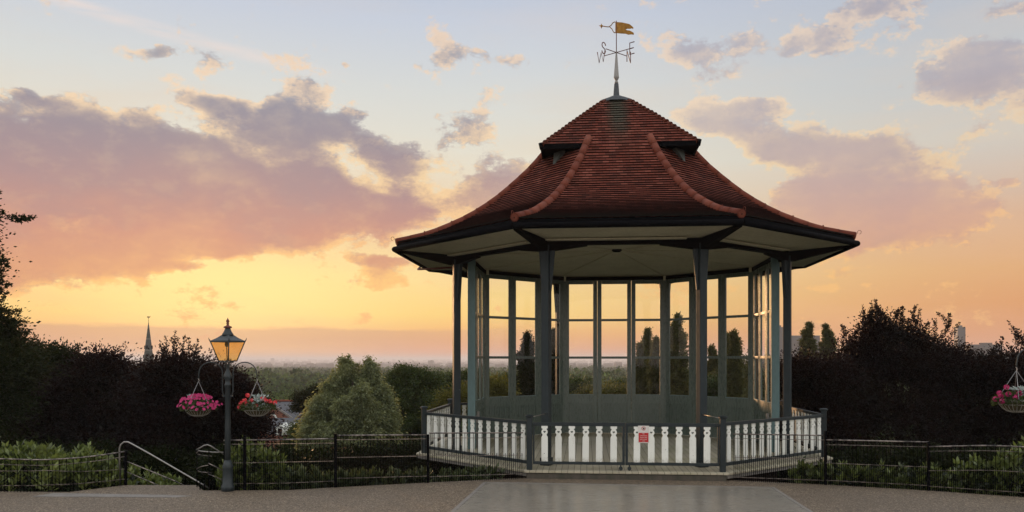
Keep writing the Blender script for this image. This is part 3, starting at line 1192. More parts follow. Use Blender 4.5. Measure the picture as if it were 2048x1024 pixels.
def baluster_outline(h=0.86, w=0.142):
    hw = w / 2
    pts = [(-hw, 0), (hw, 0), (hw, h * 0.67)]
    pts += [(hw * 0.72, h * 0.70), (hw * 0.66, h * 0.725)]
    cz, r = h * 0.80, hw * 1.0
    for t in (-50, -25, 0, 25, 50):
        pts.append((r * math.cos(R_(t)), cz + r * math.sin(R_(t))))
    pts += [(hw * 0.66, h * 0.885), (hw, h * 0.895), (hw, h), (-hw, h), (-hw, h * 0.895), (-hw * 0.66, h * 0.885)]
    for t in (130, 155, 180, 205, 230):
        pts.append((r * math.cos(R_(t)), cz + r * math.sin(R_(t))))
    pts += [(-hw * 0.66, h * 0.725), (-hw * 0.72, h * 0.70), (-hw, h * 0.67)]
    return pts


def heart(cx, cz, s, n=14):
    out = []
    for i in range(n):
        t = 2 * PI * i / n
        x = 16 * math.sin(t) ** 3
        y = 13 * math.cos(t) - 5 * math.cos(2 * t) - 2 * math.cos(3 * t) - math.cos(4 * t)
        out.append((cx + x * s / 34, cz + y * s / 34))
    return out


m, k, out = new_mat('baluster_white_paint')
_o = k.n('ShaderNodeTexCoord').outputs['Object']
_r = k.n('ShaderNodeObjectInfo').outputs['Random']
_s = k.n('ShaderNodeSeparateXYZ')
k.put(_s.inputs[0], _o)
_ov = k.vm('ADD', _o, k.vm('MULTIPLY', k.n('ShaderNodeObjectInfo').outputs['Location'], (1, 1, 0)))
_n1 = k.noise(k.vm('MULTIPLY', _ov, (1, 1, 0.25)), 9, 6, 0.68)
_n2 = k.noise(_ov, 24, 5, 0.7)
_c = k.mix(_r, (0.74, 0.75, 0.69, 1), (0.85, 0.86, 0.80, 1))
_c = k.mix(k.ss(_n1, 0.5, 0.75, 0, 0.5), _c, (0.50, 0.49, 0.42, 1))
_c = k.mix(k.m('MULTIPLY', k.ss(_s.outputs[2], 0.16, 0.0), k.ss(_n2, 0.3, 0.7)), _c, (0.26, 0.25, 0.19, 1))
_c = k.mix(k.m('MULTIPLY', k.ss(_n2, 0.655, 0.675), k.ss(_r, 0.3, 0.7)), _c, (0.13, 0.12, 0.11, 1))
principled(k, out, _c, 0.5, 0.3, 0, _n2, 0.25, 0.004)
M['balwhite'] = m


def baluster_mesh():
    """flat board with a real heart-shaped hole cut through"""
    bm = bmesh.new()
    loops = [baluster_outline(), heart(0, 0.86 * 0.803, 0.062)]
    edges = []
    for lp in loops:
        vs = [bm.verts.new((x, -0.011, z)) for x, z in lp]
        for i in range(len(vs)):
            edges.append(bm.edges.new((vs[i], vs[(i + 1) % len(vs)])))
    bmesh.ops.triangle_fill(bm, use_beauty=True, use_dissolve=False, edges=edges)
    r = bmesh.ops.extrude_face_region(bm, geom=bm.faces[:])
    for v in [g_ for g_ in r['geom'] if isinstance(g_, bmesh.types.BMVert)]:
        v.co.y += 0.022
    bmesh.ops.recalc_face_normals(bm, faces=bm.faces[:])
    me = bpy.data.meshes.new('baluster')
    bm.to_mesh(me)
    bm.free()
    me.materials.append(M['balwhite'])
    return me


BAL = baluster_mesh()


def put_baluster(parent, base, dr):
    o = bpy.data.objects.new('baluster', BAL)
    COL.objects.link(o)
    o.parent = parent
    o.location = base
    o.rotation_euler = (0, random.gauss(0, 0.006), math.atan2(dr.y, dr.x) + random.gauss(0, 0.02))
    return o


for i, a in enumerate(VERT):
    p = vtx(RR, a)
    po = MB()
    rot = Matrix.Rotation(R_(a), 3, 'Z')
    rot = Matrix.Rotation(0, 3, 'Z') if abs(a) < 30 else rot
    po.box((p.x, p.y, (ZD + 1.345) / 2), (0.125, 0.125, 1.345 - ZD), rot)
    o = po.build('rail_post', M['rail'], BAND, bevel=0.01)
    cpm = MB()
    cpm.box((p.x, p.y, 1.362), (0.17, 0.17, 0.030), rot)
    cpm.lathe([(0.115, 1.378), (0.06, 1.405), (0.0, 1.41)], (p.x, p.y, 0), 12)
    cpm.build('post_cap', M['rail'], o, bevel=0.005)

for i in range(8):
    aL = VERT[i]
    aR = aL + 45
    p, q = vtx(RR, aL), vtx(RR, aR)
    dr = (q - p).normalized()
    L = (q - p).length
    if i == 3:      # front face: the double gate
        for gs in (0, 1):
            x0 = 0.075 if gs == 0 else L / 2 + 0.004
            x1 = L / 2 - 0.004 if gs == 0 else L - 0.075
            gm = MB()
            A, B = p + dr * x0, p + dr * x1
            up = Vector((0, 0, 1))
            nrm = dr.cross(up)
            for z0, z1 in ((1.155, 1.235), (0.30, 0.365)):
                a_, b_ = A.copy(), B.copy()
                a_.z = b_.z = (z0 + z1) / 2
                gm.beam(a_, b_, 0.055, z1 - z0)
            for P_, off in ((A, 0.018), (B, -0.03 if gs == 0 else -0.018)):
                if gs == 1 and P_ is A:
                    off = 0.03
                c = P_ + dr * off
                ww = 0.055 if abs(off) > 0.02 else 0.035
                gm.beam((c.x, c.y, 0.365), (c.x, c.y, 1.155), ww, 0.050, up=nrm)
            # bolts and castor under the meeting stiles
            e = B - dr * 0.09 if gs == 0 else A + dr * 0.09
            gm.tube([(e.x - 0.0, e.y - 0.02, 0.225), (e.x, e.y + 0.02, 0.225)], 0.045, 10)
            gm.box((e.x, e.y, 0.28), (0.03, 0.03, 0.05))
            h = A + dr * 0.02 if gs == 0 else B - dr * 0.02
            gm.box((h.x, h.y - 0.04, 1.20), (0.10, 0.02, 0.05))
            go = gm.build('gate', M['rail'], BAND, bevel=0.005)
            n = 6
            for j in range(n):
                xc = [0.34, 0.645, 0.945, 1.245, 1.545, 1.86][j]
                c = p + dr * (xc if gs == 0 else L - xc)
                put_baluster(go, (c.x, c.y - 0.01, 0.333), dr)
    else:
        rm = MB()
        a_, b_ = p + dr * 0.065, q - dr * 0.065
        for z0, z1, w_ in ((1.185, 1.255, 0.085), (0.30, 0.375, 0.06)):
            a2, b2 = a_.copy(), b_.copy()
            a2.z = b2.z = (z0 + z1) / 2
            rm.beam(a2, b2, w_, z1 - z0)
        ro = rm.build('rail_panel', M['rail'], BAND, bevel=0.005)
        n = 13
        for j in range(n):
            c = p + dr * (0.22 + (L - 0.44) * j / (n - 1))
            put_baluster(ro, (c.x, c.y, 0.335), dr)
# thin stay bars from column to gate post
for sg in (-1, 1):
    a = 22.5 * sg
    p, q = vtx(RP - 0.0, a), vtx(RR, a)
    s = MB()
    s.tube([(p.x, p.y - 0.09, 1.38), (q.x, q.y, 1.335)], 0.012, 6)
    s.build('stay_bar', M['steel'], BAND)

# ---- sign on the gate
def text_mesh(txt, size, name, mat, parent, loc, rot, extrude=0.0006, align='CENTER'):
    cu = bpy.data.curves.new(name, 'FONT')
    cu.body = txt
    cu.size = size
    cu.align_x = align
    cu.align_y = 'CENTER'
    cu.extrude = extrude
    cu.resolution_u = 3
    ob = bpy.data.objects.new(name + '_tmp', cu)
    COL.objects.link(ob)
    dg = bpy.context.evaluated_depsgraph_get()
    me = bpy.data.meshes.new_from_object(ob.evaluated_get(dg))
    bpy.data.objects.remove(ob)
    me.materials.clear()
    me.materials.append(mat)
    o = bpy.data.objects.new(name, me)
    COL.objects.link(o)
    o.parent = parent
    o.location = loc
    o.rotation_euler = rot
    return o


def flat(name, col, rough=0.4):
    m, k, out = new_mat(name)
    tc = k.n('ShaderNodeTexCoord').outputs['Object']
    n = k.noise(tc, 12, 4, 0.6)
    principled(k, out, k.mix(k.ss(n, 0.4, 0.8, 0, 0.25), (*col, 1), (*[v * 0.6 for v in col], 1)), rough, 0.4)
    return m


M['signwhite'] = flat('sign_white', (0.72, 0.68, 0.64))
M['signred'] = flat('sign_red', (0.50, 0.018, 0.022))
M['signblack'] = flat('sign_black', (0.01, 0.01, 0.01))
bandm = Matrix.Translation((X0, Y0, 0)) @ Matrix.Rotation(-TH, 4, 'Z')
fl, fr_ = vtx(RR, -22.5), vtx(RR, 22.5)
fdr = (fr_ - fl).normalized()
fL = (fr_ - fl).length
sc_ = fl + fdr * (fL - 1.86 + 0.147)
SG = empty('warning_sign', tuple(bandm @ Vector((sc_.x, sc_.y - 0.026, 0.84))), 'small white and red entry notice screwed to the white gate balusters', 'sign', rz=-TH)
s = MB()
s.box((0, 0, 0.145), (0.24, 0.006, 0.38))
s.build('board', M['signwhite'], SG, bevel=0.001)
s = MB()
s.box((0, -0.0042, 0.075), (0.212, 0.003, 0.205))
s.build('red_panel', M['signred'], SG)
s = MB()
ring = [(0.040 * math.cos(t), -0.0045, 0.275 + 0.040 * math.sin(t)) for t in np.linspace(0, 2 * PI, 25)]
s.tube(ring, 0.0045, 6, caps=False)
s.tube([(-0.028, -0.0062, 0.303), (0.028, -0.0062, 0.247)], 0.004, 6)
s.build('prohibition_ring', M['signred'], SG)
s = MB()
s.lathe([(0.0, 0.014), (0.012, 0.012), (0.016, 0.0), (0.010, -0.014), (0.0, -0.016)], (0.006, -0.0028, 0.277), 10)
s.box((-0.008, -0.0045, 0.262), (0.010, 0.003, 0.030))
s.build('figure_symbol', M['signblack'], SG)
for txt, z, sz in (('No', 0.157, 0.036), ('admittance', 0.117, 0.036), ('authorised', 0.078, 0.037), ('personnel', 0.038, 0.037), ('only', 0.0, 0.036)):
    text_mesh(txt, sz, 'lettering', M['signwhite'], SG, (0, -0.0064, z), (PI / 2, 0, 0))

# ---- weather vane
VZ = 10.10
WV = empty('weather_vane', (X0, Y0, VZ), 'gilded swallow-tail banner weather vane with compass letters on the roof peak', 'weather vane')
s = MB()
s.lathe([(0.088, 0.0), (0.082, 0.05), (0.062, 0.34), (0.060, 0.35)], seg=8, smooth=False)
s.build('spike_base', M['lead'], WV)
s = MB()
s.lathe([(0.03, 0.35), (0.052, 0.37), (0.052, 0.40), (0.03, 0.42), (0.035, 0.44), (0.062, 0.49), (0.078, 0.53), (0.072, 0.55), (0.020, 1.24)], seg=10)
s.build('cone', M['zinc'], WV)
s = MB()
s.tube([(0, 0, 1.2), (0, 0, 2.13)], 0.012, 8)
s.build('spindle', M['rust'], WV)
ZC = 1.235
arms = [('S', (-0.33, -0.27)), ('N', (0.33, 0.27)), ('E', (0.33, -0.27)), ('W', (-0.33, 0.27))]
s = MB()
for nm, (ax_, ay_) in arms:
    s.tube([(0, 0, ZC), (ax_, ay_, ZC)], 0.011, 6)
s.build('compass_arms', M['rust'], WV)
LET = {'S': [(0.075, 0.22), (0.05, 0.28), (0.0, 0.30), (-0.05, 0.28), (-0.07, 0.22), (-0.05, 0.165), (0.0, 0.14), (0.05, 0.11), (0.07, 0.06), (0.05, 0.01), (0.0, -0.02), (-0.05, 0.0), (-0.075, 0.055)],
       'N': [(-0.075, -0.02), (-0.075, 0.30), (0.075, -0.02), (0.075, 0.30)],
       'W': [(-0.13, 0.30), (-0.07, -0.02), (0.0, 0.26), (0.07, -0.02), (0.13, 0.30)]}
for nm, (ax_, ay_) in arms:
    s = MB()
    L = math.hypot(ax_, ay_)
    ux = Vector((abs(ax_) / L, ay_ / L * (1 if ax_ > 0 else -1), 0))
    c = Vector((ax_, ay_, ZC - 0.14)) + Vector((ax_, ay_, 0)).normalized() * 0.085
    if nm == 'E':
        paths = [[(0.075, 0.30), (-0.075, 0.30), (-0.075, -0.02), (0.075, -0.02)], [(-0.075, 0.14), (0.05, 0.14)]]
    else:
        paths = [LET[nm]]
    for pth in paths:
        s.tube([c + ux * x + Vector((0, 0, z)) for x, z in pth], 0.014, 6)
    s.build('compass_letter', M['rust'], WV)
s = MB()
# banner: swallow tail, seen nearly side on
bx = Vector((0.96, -0.28, 0)).normalized()
top = [(-0.03, 2.10), (0.15, 2.07), (0.30, 2.02), (0.38, 1.99), (0.44, 1.93), (0.48, 1.89), (0.475, 1.845)]
mid_ = [(0.43, 1.87), (0.38, 1.86), (0.32, 1.87), (0.26, 1.865), (0.30, 1.83), (0.38, 1.81), (0.44, 1.775), (0.495, 1.73)]
bot = [(0.49, 1.68), (0.42, 1.70), (0.34, 1.70), (0.26, 1.735), (0.14, 1.755), (0.0, 1.785), (-0.03, 1.79)]
outl = top + mid_ + bot
s.plate(outl[::-1], (0, 0, 0), bx, (0, 0, 1), 0.012)
s.build('banner', M['gold'], WV)
s = MB()
P3 = lambda x, z: Vector((0, 0, z)) + bx * x
s.tube([P3(-0.03, 2.11), P3(-0.10, 2.09), P3(-0.15, 2.02), P3(-0.22, 1.985), P3(-0.30, 2.0), P3(-0.40, 2.03)], 0.013, 6)
s.tube([P3(-0.03, 1.79), P3(-0.08, 1.82), P3(-0.13, 1.92), P3(-0.19, 1.975)], 0.013, 6)
s.tube([P3(-0.40, 2.03), P3(-0.50, 2.05)], [0.03, 0.004], 6)
s.tube([P3(-0.43, 2.10), P3(-0.43, 2.03), P3(-0.43, 1.96)], [0.004, 0.03, 0.004], 6)
s.build('pointer', M['gold'], WV)


# ------------------------------------------------------------------ picture helper for placing things on the ground plan
def at(px, depth):
    return (px - 1024) / FPX * depth


def zat(py, depth):
    return CAMZ - (py - 720) / FPX * depth


def P3d(px, py, depth):
    return Vector((at(px, depth), depth, zat(py, depth)))


# ------------------------------------------------------------------ street lamp with hanging basket hoops
def make_lamp(x, y, extra, label):
    L = empty('street_lamp', (x, y, 0), label, 'street lamp', 'lamp posts with hanging baskets')
    e = extra
    s = MB()
    s.lathe([(0.13, 0.0), (0.13, 0.10), (0.105, 0.14), (0.095, 0.45), (0.11, 0.48), (0.085, 0.55), (0.060, 0.62)], seg=12)
    s.build('base', M['lamp_iron'], L)
    s = MB()
    s.lathe([(0.058, 0.6), (0.056, 1.3), (0.053, 2.10 + e), (0.062, 2.11 + e), (0.062, 2.135 + e), (0.05, 2.14 + e),
             (0.052, 2.22 + e), (0.080, 2.27 + e), (0.082, 2.30 + e), (0.066, 2.34 + e), (0.052, 2.38 + e), (0.03, 2.42 + e), (0.022, 2.50 + e), (0.03, 2.53 + e)], seg=14)
    s.box((0, 0, 1.90 + e), (0.20, 0.035, 0.03))
    s.build('post', M['lamp_iron'], L)
    s = MB()
    for q in range(4):
        a = PI / 4 + q * PI / 2
        dx, dy = math.cos(a), math.sin(a)
        s.tube([(dx * 0.02, dy * 0.02, 2.45 + e), (dx * 0.07, dy * 0.07, 2.47 + e), (dx * 0.075, dy * 0.075, 2.52 + e),
                (dx * 0.03, dy * 0.03, 2.54 + e), (dx * 0.06, dy * 0.06, 2.57 + e), (dx * 0.12, dy * 0.12, 2.595 + e)], 0.010, 6)
    s.build('scroll_frame', M['lamp_iron'], L)
    # lantern, turned a little
    rz = R_(45 - 22)
    zb, zt = 2.60 + e, 2.99 + e
    rb_, rt = 0.150, 0.285
    s = MB()
    cb_ = [Vector((rb_ * 1.15 * math.cos(rz + PI / 2 * q), rb_ * 1.15 * math.sin(rz + PI / 2 * q), zb)) for q in range(4)]
    ct = [Vector((rt * 1.15 * math.cos(rz + PI / 2 * q), rt * 1.15 * math.sin(rz + PI / 2 * q), zt)) for q in range(4)]
    for q in range(4):
        s.tube([cb_[q], ct[q]], 0.011, 6)
        s.beam(cb_[q], cb_[(q + 1) % 4], 0.02, 0.022)
        s.beam(ct[q], ct[(q + 1) % 4], 0.022, 0.03)
        o = ct[q] * 1.0
        dv = Vector((ct[q].x, ct[q].y, 0)).normalized()
        s.tube([ct[q], ct[q] + dv * 0.02 + Vector((0, 0, 0.035)), ct[q] + dv * 0.035 + Vector((0, 0, 0.07))], [0.014, 0.010, 0.004], 6)
    s.build('lantern_frame', M['lamp_iron'], L)
    for q in range(4):
        s = MB()
        s.quad(cb_[q] * 1.0, cb_[(q + 1) % 4] * 1.0, ct[(q + 1) % 4], ct[q])
        s.build('lantern_pane', M['lampglass'], L)
    s = MB()
    s.lathe([(rt * 1.15 + 0.01, zt + 0.01), (0.20, zt + 0.075), (0.125, zt + 0.125), (0.115, zt + 0.13)], seg=4, smooth=False, rot0=rz)
    s.lathe([(0.115, zt + 0.12), (0.11, zt + 0.145), (0.075, zt + 0.20), (0.052, zt + 0.26), (0.05, zt + 0.275)], seg=16)
    s.build('lantern_roof', M['lamp_iron'], L)
    s = MB()
    s.lathe([(0.05, zt + 0.265), (0.082, zt + 0.275), (0.078, zt + 0.30), (0.04, zt + 0.315), (0.022, zt + 0.33), (0.022, zt + 0.345), (0.035, zt + 0.355),
             (0.018, zt + 0.37), (0.034, zt + 0.40), (0.030, zt + 0.42), (0.012, zt + 0.45), (0.0, zt + 0.485)], seg=12)
    s.build('finial', M['rust'], L)
    s = MB()
    s.lathe([(0.0, zt - 0.115), (0.03, zt - 0.10), (0.042, zt - 0.055), (0.032, zt - 0.01), (0.02, zt)], (-0.02, 0, 0), 12)
    s.build('bulb', M['zinc'], L)
    for sg in (-1, 1):
        s = MB()
        pts = [(sg * 0.055, 0, 1.90 + e), (sg * 0.095, 0, 1.93 + e), (sg * 0.105, 0, 2.0 + e), (sg * 0.105, 0, 2.35 + e)]
        xc, rr = 0.34, 0.235
        for t in range(0, 13):
            a = PI - PI * t / 12
            pts.append((sg * (xc + rr * math.cos(a)), 0, 2.36 + e + 0.215 * math.sin(a)))
        pts.append((sg * (xc + rr + 0.01), 0, 2.30 + e))
        pts.append((sg * (xc + rr + 0.01), 0, 2.25 + e))
        s.tube(pts, 0.0115, 8)
        s.build('basket_hoop', M['lamp_iron'], L)
    return L, 2.25 + e, 0.585


def petal_flower(mb, c, r, nrm, n=5):
    nrm = Vector(nrm).normalized()
    u = nrm.orthogonal().normalized()
    w = nrm.cross(u)
    c = Vector(c)
    a0 = random.uniform(0, 6.28)
    ring = []
    for i in range(n * 2):
        a = a0 + PI * i / n
        rr = r if i % 2 == 0 else r * 0.78
        ring.append(c + (u * math.cos(a) + w * math.sin(a)) * rr + nrm * r * 0.22)
    o = mb.add([c - nrm * r * 0.12] + ring, [(0, i + 1, (i + 1) % (n * 2) + 1) for i in range(n * 2)])


def leaf_arrays(cent, up, size, ratio=0.5, rs=None, fold=0.15):
    """cent (n,3), up = leaf axis (n,3), size (n,) -> 4 vertex leaves"""
    n = len(cent)
    rs = rs or np.random
    ax = up / np.maximum(np.linalg.norm(up, axis=1, keepdims=True), 1e-6)
    rnd = rs.normal(size=(n, 3))
    sd_ = np.cross(ax, rnd)
    sd_ /= np.maximum(np.linalg.norm(sd_, axis=1, keepdims=True), 1e-6)
    nn = np.cross(ax, sd_)
    s = size[:, None]
    v = np.empty((n, 4, 3))
    v[:, 0] = cent - ax * s * 0.5
    v[:, 1] = cent + sd_ * s * ratio * 0.5 + nn * s * fold - ax * s * 0.02
    v[:, 2] = cent + ax * s * 0.5
    v[:, 3] = cent - sd_ * s * ratio * 0.5 + nn * s * fold - ax * s * 0.02
    return v


def leaves_object(name, v, mat, parent=None, smooth=False):
    n = len(v)
    me = bpy.data.meshes.new(name)
    me.vertices.add(n * 4)
    me.vertices.foreach_set('co', v.astype(np.float32).reshape(-1))
    me.loops.add(n * 4)
    me.loops.foreach_set('vertex_index', np.arange(n * 4, dtype=np.int32))
    me.polygons.add(n)
    me.polygons.foreach_set('loop_start', np.arange(0, n * 4, 4, dtype=np.int32))
    me.update()
    me.materials.append(mat)
    o = bpy.data.objects.new(name, me)
    COL.objects.link(o)
    o.parent = parent
    return o


M['magenta'] = leaf_mat('magenta_petals', (0.32, 0.012, 0.09), (0.72, 0.09, 0.28), None, 0.5, 0.3, 0.2, (1.2, 0.8, 1.0))
M['coral'] = leaf_mat('coral_petals', (0.55, 0.03, 0.05), (0.95, 0.20, 0.20), None, 0.5, 0.3, 0.2, (1.2, 0.9, 0.9))
M['silver'] = leaf_mat('silver_leaves', (0.25, 0.32, 0.30), (0.55, 0.62, 0.60), None, 0.7, 0.2, 0.2, (1, 1, 1))
M['moss'] = paint('dry_moss_lining', (0.10, 0.085, 0.05), (0.05, 0.045, 0.028), 0.9, 14, 0.1, bstr=0.8)
M['palewire'] = paint('pale_coated_wire', (0.38, 0.37, 0.33), (0.22, 0.21, 0.18), 0.5, 10, 0.4)


def make_basket(x, y, zhook, style, label):
    rs = np.random.RandomState({'magenta': 1, 'coral': 2, 'mixed': 5}[style])
    rad = 0.285
    zr = zhook - 0.555
    B = empty('hanging_basket', (x, y, zr), label, 'hanging basket', 'flower baskets hanging from the lamp hoops')
    prof = [(0.02, -0.205), (0.08, -0.20), (0.15, -0.175), (0.21, -0.13), (0.255, -0.07), (rad, 0.0)]
    s = MB()
    s.lathe([(0.0, -0.195)] + [(r - 0.012, z) for r, z in prof], seg=22)
    s.build('moss_lining', M['moss'], B)
    s = MB()
    for i in range(24):
        a = 2 * PI * i / 24
        s.tube([(r * math.cos(a), r * math.sin(a), z) for r, z in prof], 0.0045, 4)
    for r, z in (prof[2], prof[4], prof[5]):
        s.tube([(r * math.cos(t), r * math.sin(t), z) for t in np.linspace(0, 2 * PI, 29)], 0.006, 4)
    s.build('wire_bowl', M['palewire'], B)
    for i in range(4):
        a = PI / 4 + PI / 2 * i + 0.35
        s = MB()
        s.tube([(rad * math.cos(a), rad * math.sin(a), 0), (rad * 0.35 * math.cos(a), rad * 0.35 * math.sin(a), 0.33), (0, 0, 0.50)], 0.005, 5)
        s.build('chain', M['wirechain'], B)
    s = MB()
    s.tube([(0, 0, 0.49), (0.012, 0, 0.515), (0, 0, 0.545), (-0.01, 0, 0.558)], 0.008, 6)
    s.build('hook', M['steel'], B)
    n = 900
    a = rs.rand(n) * 6.283
    r = np.sqrt(rs.rand(n)) * 0.36
    h = 0.15 * (1 - (r / 0.40) ** 2) * rs.rand(n) + np.where(r > 0.28, -0.10 * rs.rand(n), 0.0)
    c = np.stack([r * np.cos(a), r * np.sin(a), h + 0.01], 1)
    up = c * np.array([1, 1, 0.5]) + rs.normal(size=(n, 3)) * 0.15
    leaves_object('foliage', leaf_arrays(c, up, 0.045 + 0.03 * rs.rand(n), 0.6, rs), M['midgreen'], B)
    if style == 'magenta':
        protos = []
        for i in range(5):
            s = MB()
            petal_flower(s, (0, 0, 0), rs.uniform(0.023, 0.034), (0.3 * rs.normal(), -1, 0.4 + 0.3 * rs.normal()))
            me_o = s.build('petunia_flower', M['magenta'], B)
            protos.append(me_o.data)
            me_o.location = (0.05 * i - 0.1, -0.2, 0.16)
        for i in range(95):
            a = rs.rand() * 6.283
            r = math.sqrt(rs.rand()) * 0.45
            z = 0.25 * (1 - (r / 0.50) ** 2) - (0.13 * rs.rand() if r > 0.30 else 0.02)
            f_ = bpy.data.objects.new('petunia_flower', protos[i % 5])
            COL.objects.link(f_)
            f_.parent = B
            f_.location = (r * math.cos(a), r * math.sin(a) * 0.9, z)
            f_.rotation_euler = (0, rs.uniform(-0.5, 0.5), math.cos(a) * r * 2.5)
            f_.scale = (1.25,) * 3
        sv = 60
        c = np.stack([-0.22 + 0.10 * rs.rand(sv), 0.12 * rs.rand(sv), 0.17 + 0.05 * rs.rand(sv)], 1)
        leaves_object('silver_foliage', leaf_arrays(c, c + rs.normal(size=(sv, 3)) * 0.1, 0.05 + 0.03 * rs.rand(sv), 0.4, rs), M['silver'], B)
    else:
        s = MB()
        heads = [(-0.30, -0.06, 0.07), (-0.34, 0.02, 0.02), (-0.22, -0.14, 0.11), (-0.14, -0.20, 0.06), (-0.05, -0.16, 0.12), (0.06, -0.24, 0.02),
                 (0.13, -0.1, 0.15), (0.22, -0.14, 0.12), (0.28, -0.06, 0.10), (0.36, 0.0, 0.07), (-0.26, 0.04, 0.12), (0.1, 0.1, 0.15), (-0.18, -0.02, 0.22), (-0.31, -0.12, -0.01)]
        for hx, hy, hz in heads:
            s = MB()
            for j in range(16):
                dv = Vector(rs.normal(size=3))
                dv.normalize()
                petal_flower(s, Vector((hx, hy, hz)) + dv * 0.034, 0.024, dv)
            s.build('geranium_flower', M['coral'] if style == 'coral' else M['magenta'], B)
        sv = 90
        a = rs.rand(sv) * 6.283
        rr = rs.rand(sv) ** 0.5
        c = np.stack([0.09 + 0.13 * rr * np.cos(a), -0.20 + 0.08 * rr * np.sin(a), 0.10 + 0.10 * rs.rand(sv) - 0.2 * rr * rs.rand(sv)], 1)
        c2 = np.stack([0.02 + 0.1 * rs.normal(size=40), 0.02 + 0.06 * rs.normal(size=40), 0.19 + 0.03 * rs.rand(40)], 1)
        c = np.concatenate([c, c2])
        up = c - np.array([0.08, -0.10, 0.12])
        leaves_object('silver_foliage', leaf_arrays(c, up + rs.normal(size=c.shape) * 0.03, 0.07 + 0.05 * rs.rand(len(c)), 0.28, rs), M['silver'], B)
        s = MB()
        for hx, hy, hz in heads[::2]:
            s.tube([(hx * 0.6, hy * 0.6, -0.02), (hx, hy, hz)], 0.004, 4)
        s.build('flower_stem', M['midgreen'], B)
    return B


LX, LY = at(455.5, 16.25), 16.25
_, zh, ox = make_lamp(LX, LY, 0.0, 'green-grey lamp post with amber lantern standing left of the willow by the steps')
make_basket(LX - ox, LY, zh, 'magenta', 'wire hanging basket crowded with magenta petunias')
make_basket(LX + ox, LY, zh, 'coral', 'hanging basket of coral geraniums with silver leaves at the centre')
LX2, LY2 = at(2033, 13.6) + 0.585, 13.6
_, zh2, ox2 = make_lamp(LX2, LY2, 0.25, 'lamp post hoop cut off by the right edge of the picture')
make_basket(LX2 - ox2, LY2, zh2, 'mixed', 'hanging basket with pink flowers, cut off by the right edge of the picture')
make_basket(LX2 + ox2, LY2, zh2, 'coral', 'hanging basket on the far side of the lamp outside the right edge')


# ------------------------------------------------------------------ iron railings
def rail_run(label, pts, ztop, zsecond, zthird, zbot, nbars, short=True, posts=(0, 1), group='low iron railings round the forecourt', zpost=None):
    """pts: list of plan points; heights may be (start, end) pairs"""
    o = empty('iron_railing', (pts[0][0], pts[0][1], 0), label, 'railing', group)
    org = Vector((pts[0][0], pts[0][1], 0))
    P = [Vector((p[0], p[1], 0)) - org for p in pts]
    L = [0]
    for a, b_ in zip(P, P[1:]):
        L.append(L[-1] + (b_ - a).length)

    def pos(t):
        d_ = t * L[-1]
        return Vector((float(np.interp(d_, L, [p.x for p in P])), float(np.interp(d_, L, [p.y for p in P])), 0))

    def H(h, t):
        if isinstance(h, (tuple, list)):
            return float(np.interp(t, np.linspace(0, 1, len(h)), h))
        return h
    ts = np.linspace(0, 1, max(2, int(L[-1] / 0.25)))
    s = MB()
    s.tube([pos(t) + Vector((0, 0, H(ztop, t))) for t in ts], 0.014, 8)
    s.build('top_rail', M['rail_iron_top'], o)
    for hh in (zsecond, zthird, zbot):
        s = MB()
        for a, b_ in zip(ts, ts[1:]):
            s.beam(pos(a) + Vector((0, 0, H(hh, a))), pos(b_) + Vector((0, 0, H(hh, b_))), 0.030, 0.010)
        s.build('flat_rail', M['rail_iron_top'], o)
    s = MB()
    for i in range(nbars):
        t = (i + 0.5) / nbars
        p = pos(t)
        z1 = H(ztop, t) if i % 2 == 0 or not short else H(zthird, t) + 0.045
        s.tube([p + Vector((0, 0, -0.12)), p + Vector((0, 0, z1))], 0.0065, 5)
    s.build('bars', M['iron'], o)
    for t in posts:
        p = pos(t)
        s = MB()
        zt = (H(ztop, t) if zpost is None else zpost) + 0.01
        s.box((p.x, p.y, zt / 2 - 0.15), (0.055, 0.055, zt + 0.3))
        s.build('post', M['iron'], o, bevel=0.004)
    return o


m, k, out = new_mat('worn_iron_rail')
_tc = k.n('ShaderNodeTexCoord').outputs['Object']
_n = k.noise(_tc, 9, 5, 0.65)
principled(k, out, k.mix(k.ss(_n, 0.35, 0.65), (0.03, 0.026, 0.025, 1), (0.30, 0.25, 0.22, 1)), 0.28, 0.6, 0.6, _n, 0.1, 0.002)
M['rail_iron_top'] = m


def pd(px, depth):
    return (at(px, depth), depth)


# left curved run
rail_run('curving iron railing in front of the clipped hedge at the left edge', [pd(-60, 16.1), pd(60, 16.1), pd(150, 16.3), pd(215, 16.7), pd(251, 17.0)],
         (zat(916, 16.1), zat(918, 16.1), zat(918, 16.3), zat(911, 16.7), zat(903, 17.0)),
         (zat(927, 16.1), zat(929, 16.1), zat(929, 16.3), zat(921, 16.7), zat(913, 17.0)),
         (0.42, 0.42, 0.42, 0.36, 0.34), 0.13, 46, posts=(1.0,))
rail_run('iron railing crossing behind the lamp post in front of the shrub', [pd(447, 16.35), pd(560, 16.4), pd(671, 16.7)],
         (1.0, 1.01, 1.0), (0.92, 0.925, 0.91), (0.545, 0.555, 0.54), 0.13, 52, posts=(0.19, 1.0), zpost=1.09)
rail_run('iron railing between the willow and the left corner of the bandstand', [pd(672, 16.72), pd(856, 17.35)],
         (1.065, 1.02), (0.975, 0.935), (0.61, 0.57), (0.18, 0.14), 56, posts=(1.0,))
rail_run('iron railing in front of the left side of the white balustrade', [pd(858, 17.38), pd(1046, 17.85)],
         (1.055, 1.02), (0.95, 0.91), (0.57, 0.53), 0.12, 44, posts=())
rail_run('iron railing in front of the right side of the white balustrade', [pd(1466, 17.55), pd(1651, 17.05)],
         (1.02, 1.035), (0.93, 0.94), (0.52, 0.54), 0.09, 46, posts=(1.0,), zpost=1.12)
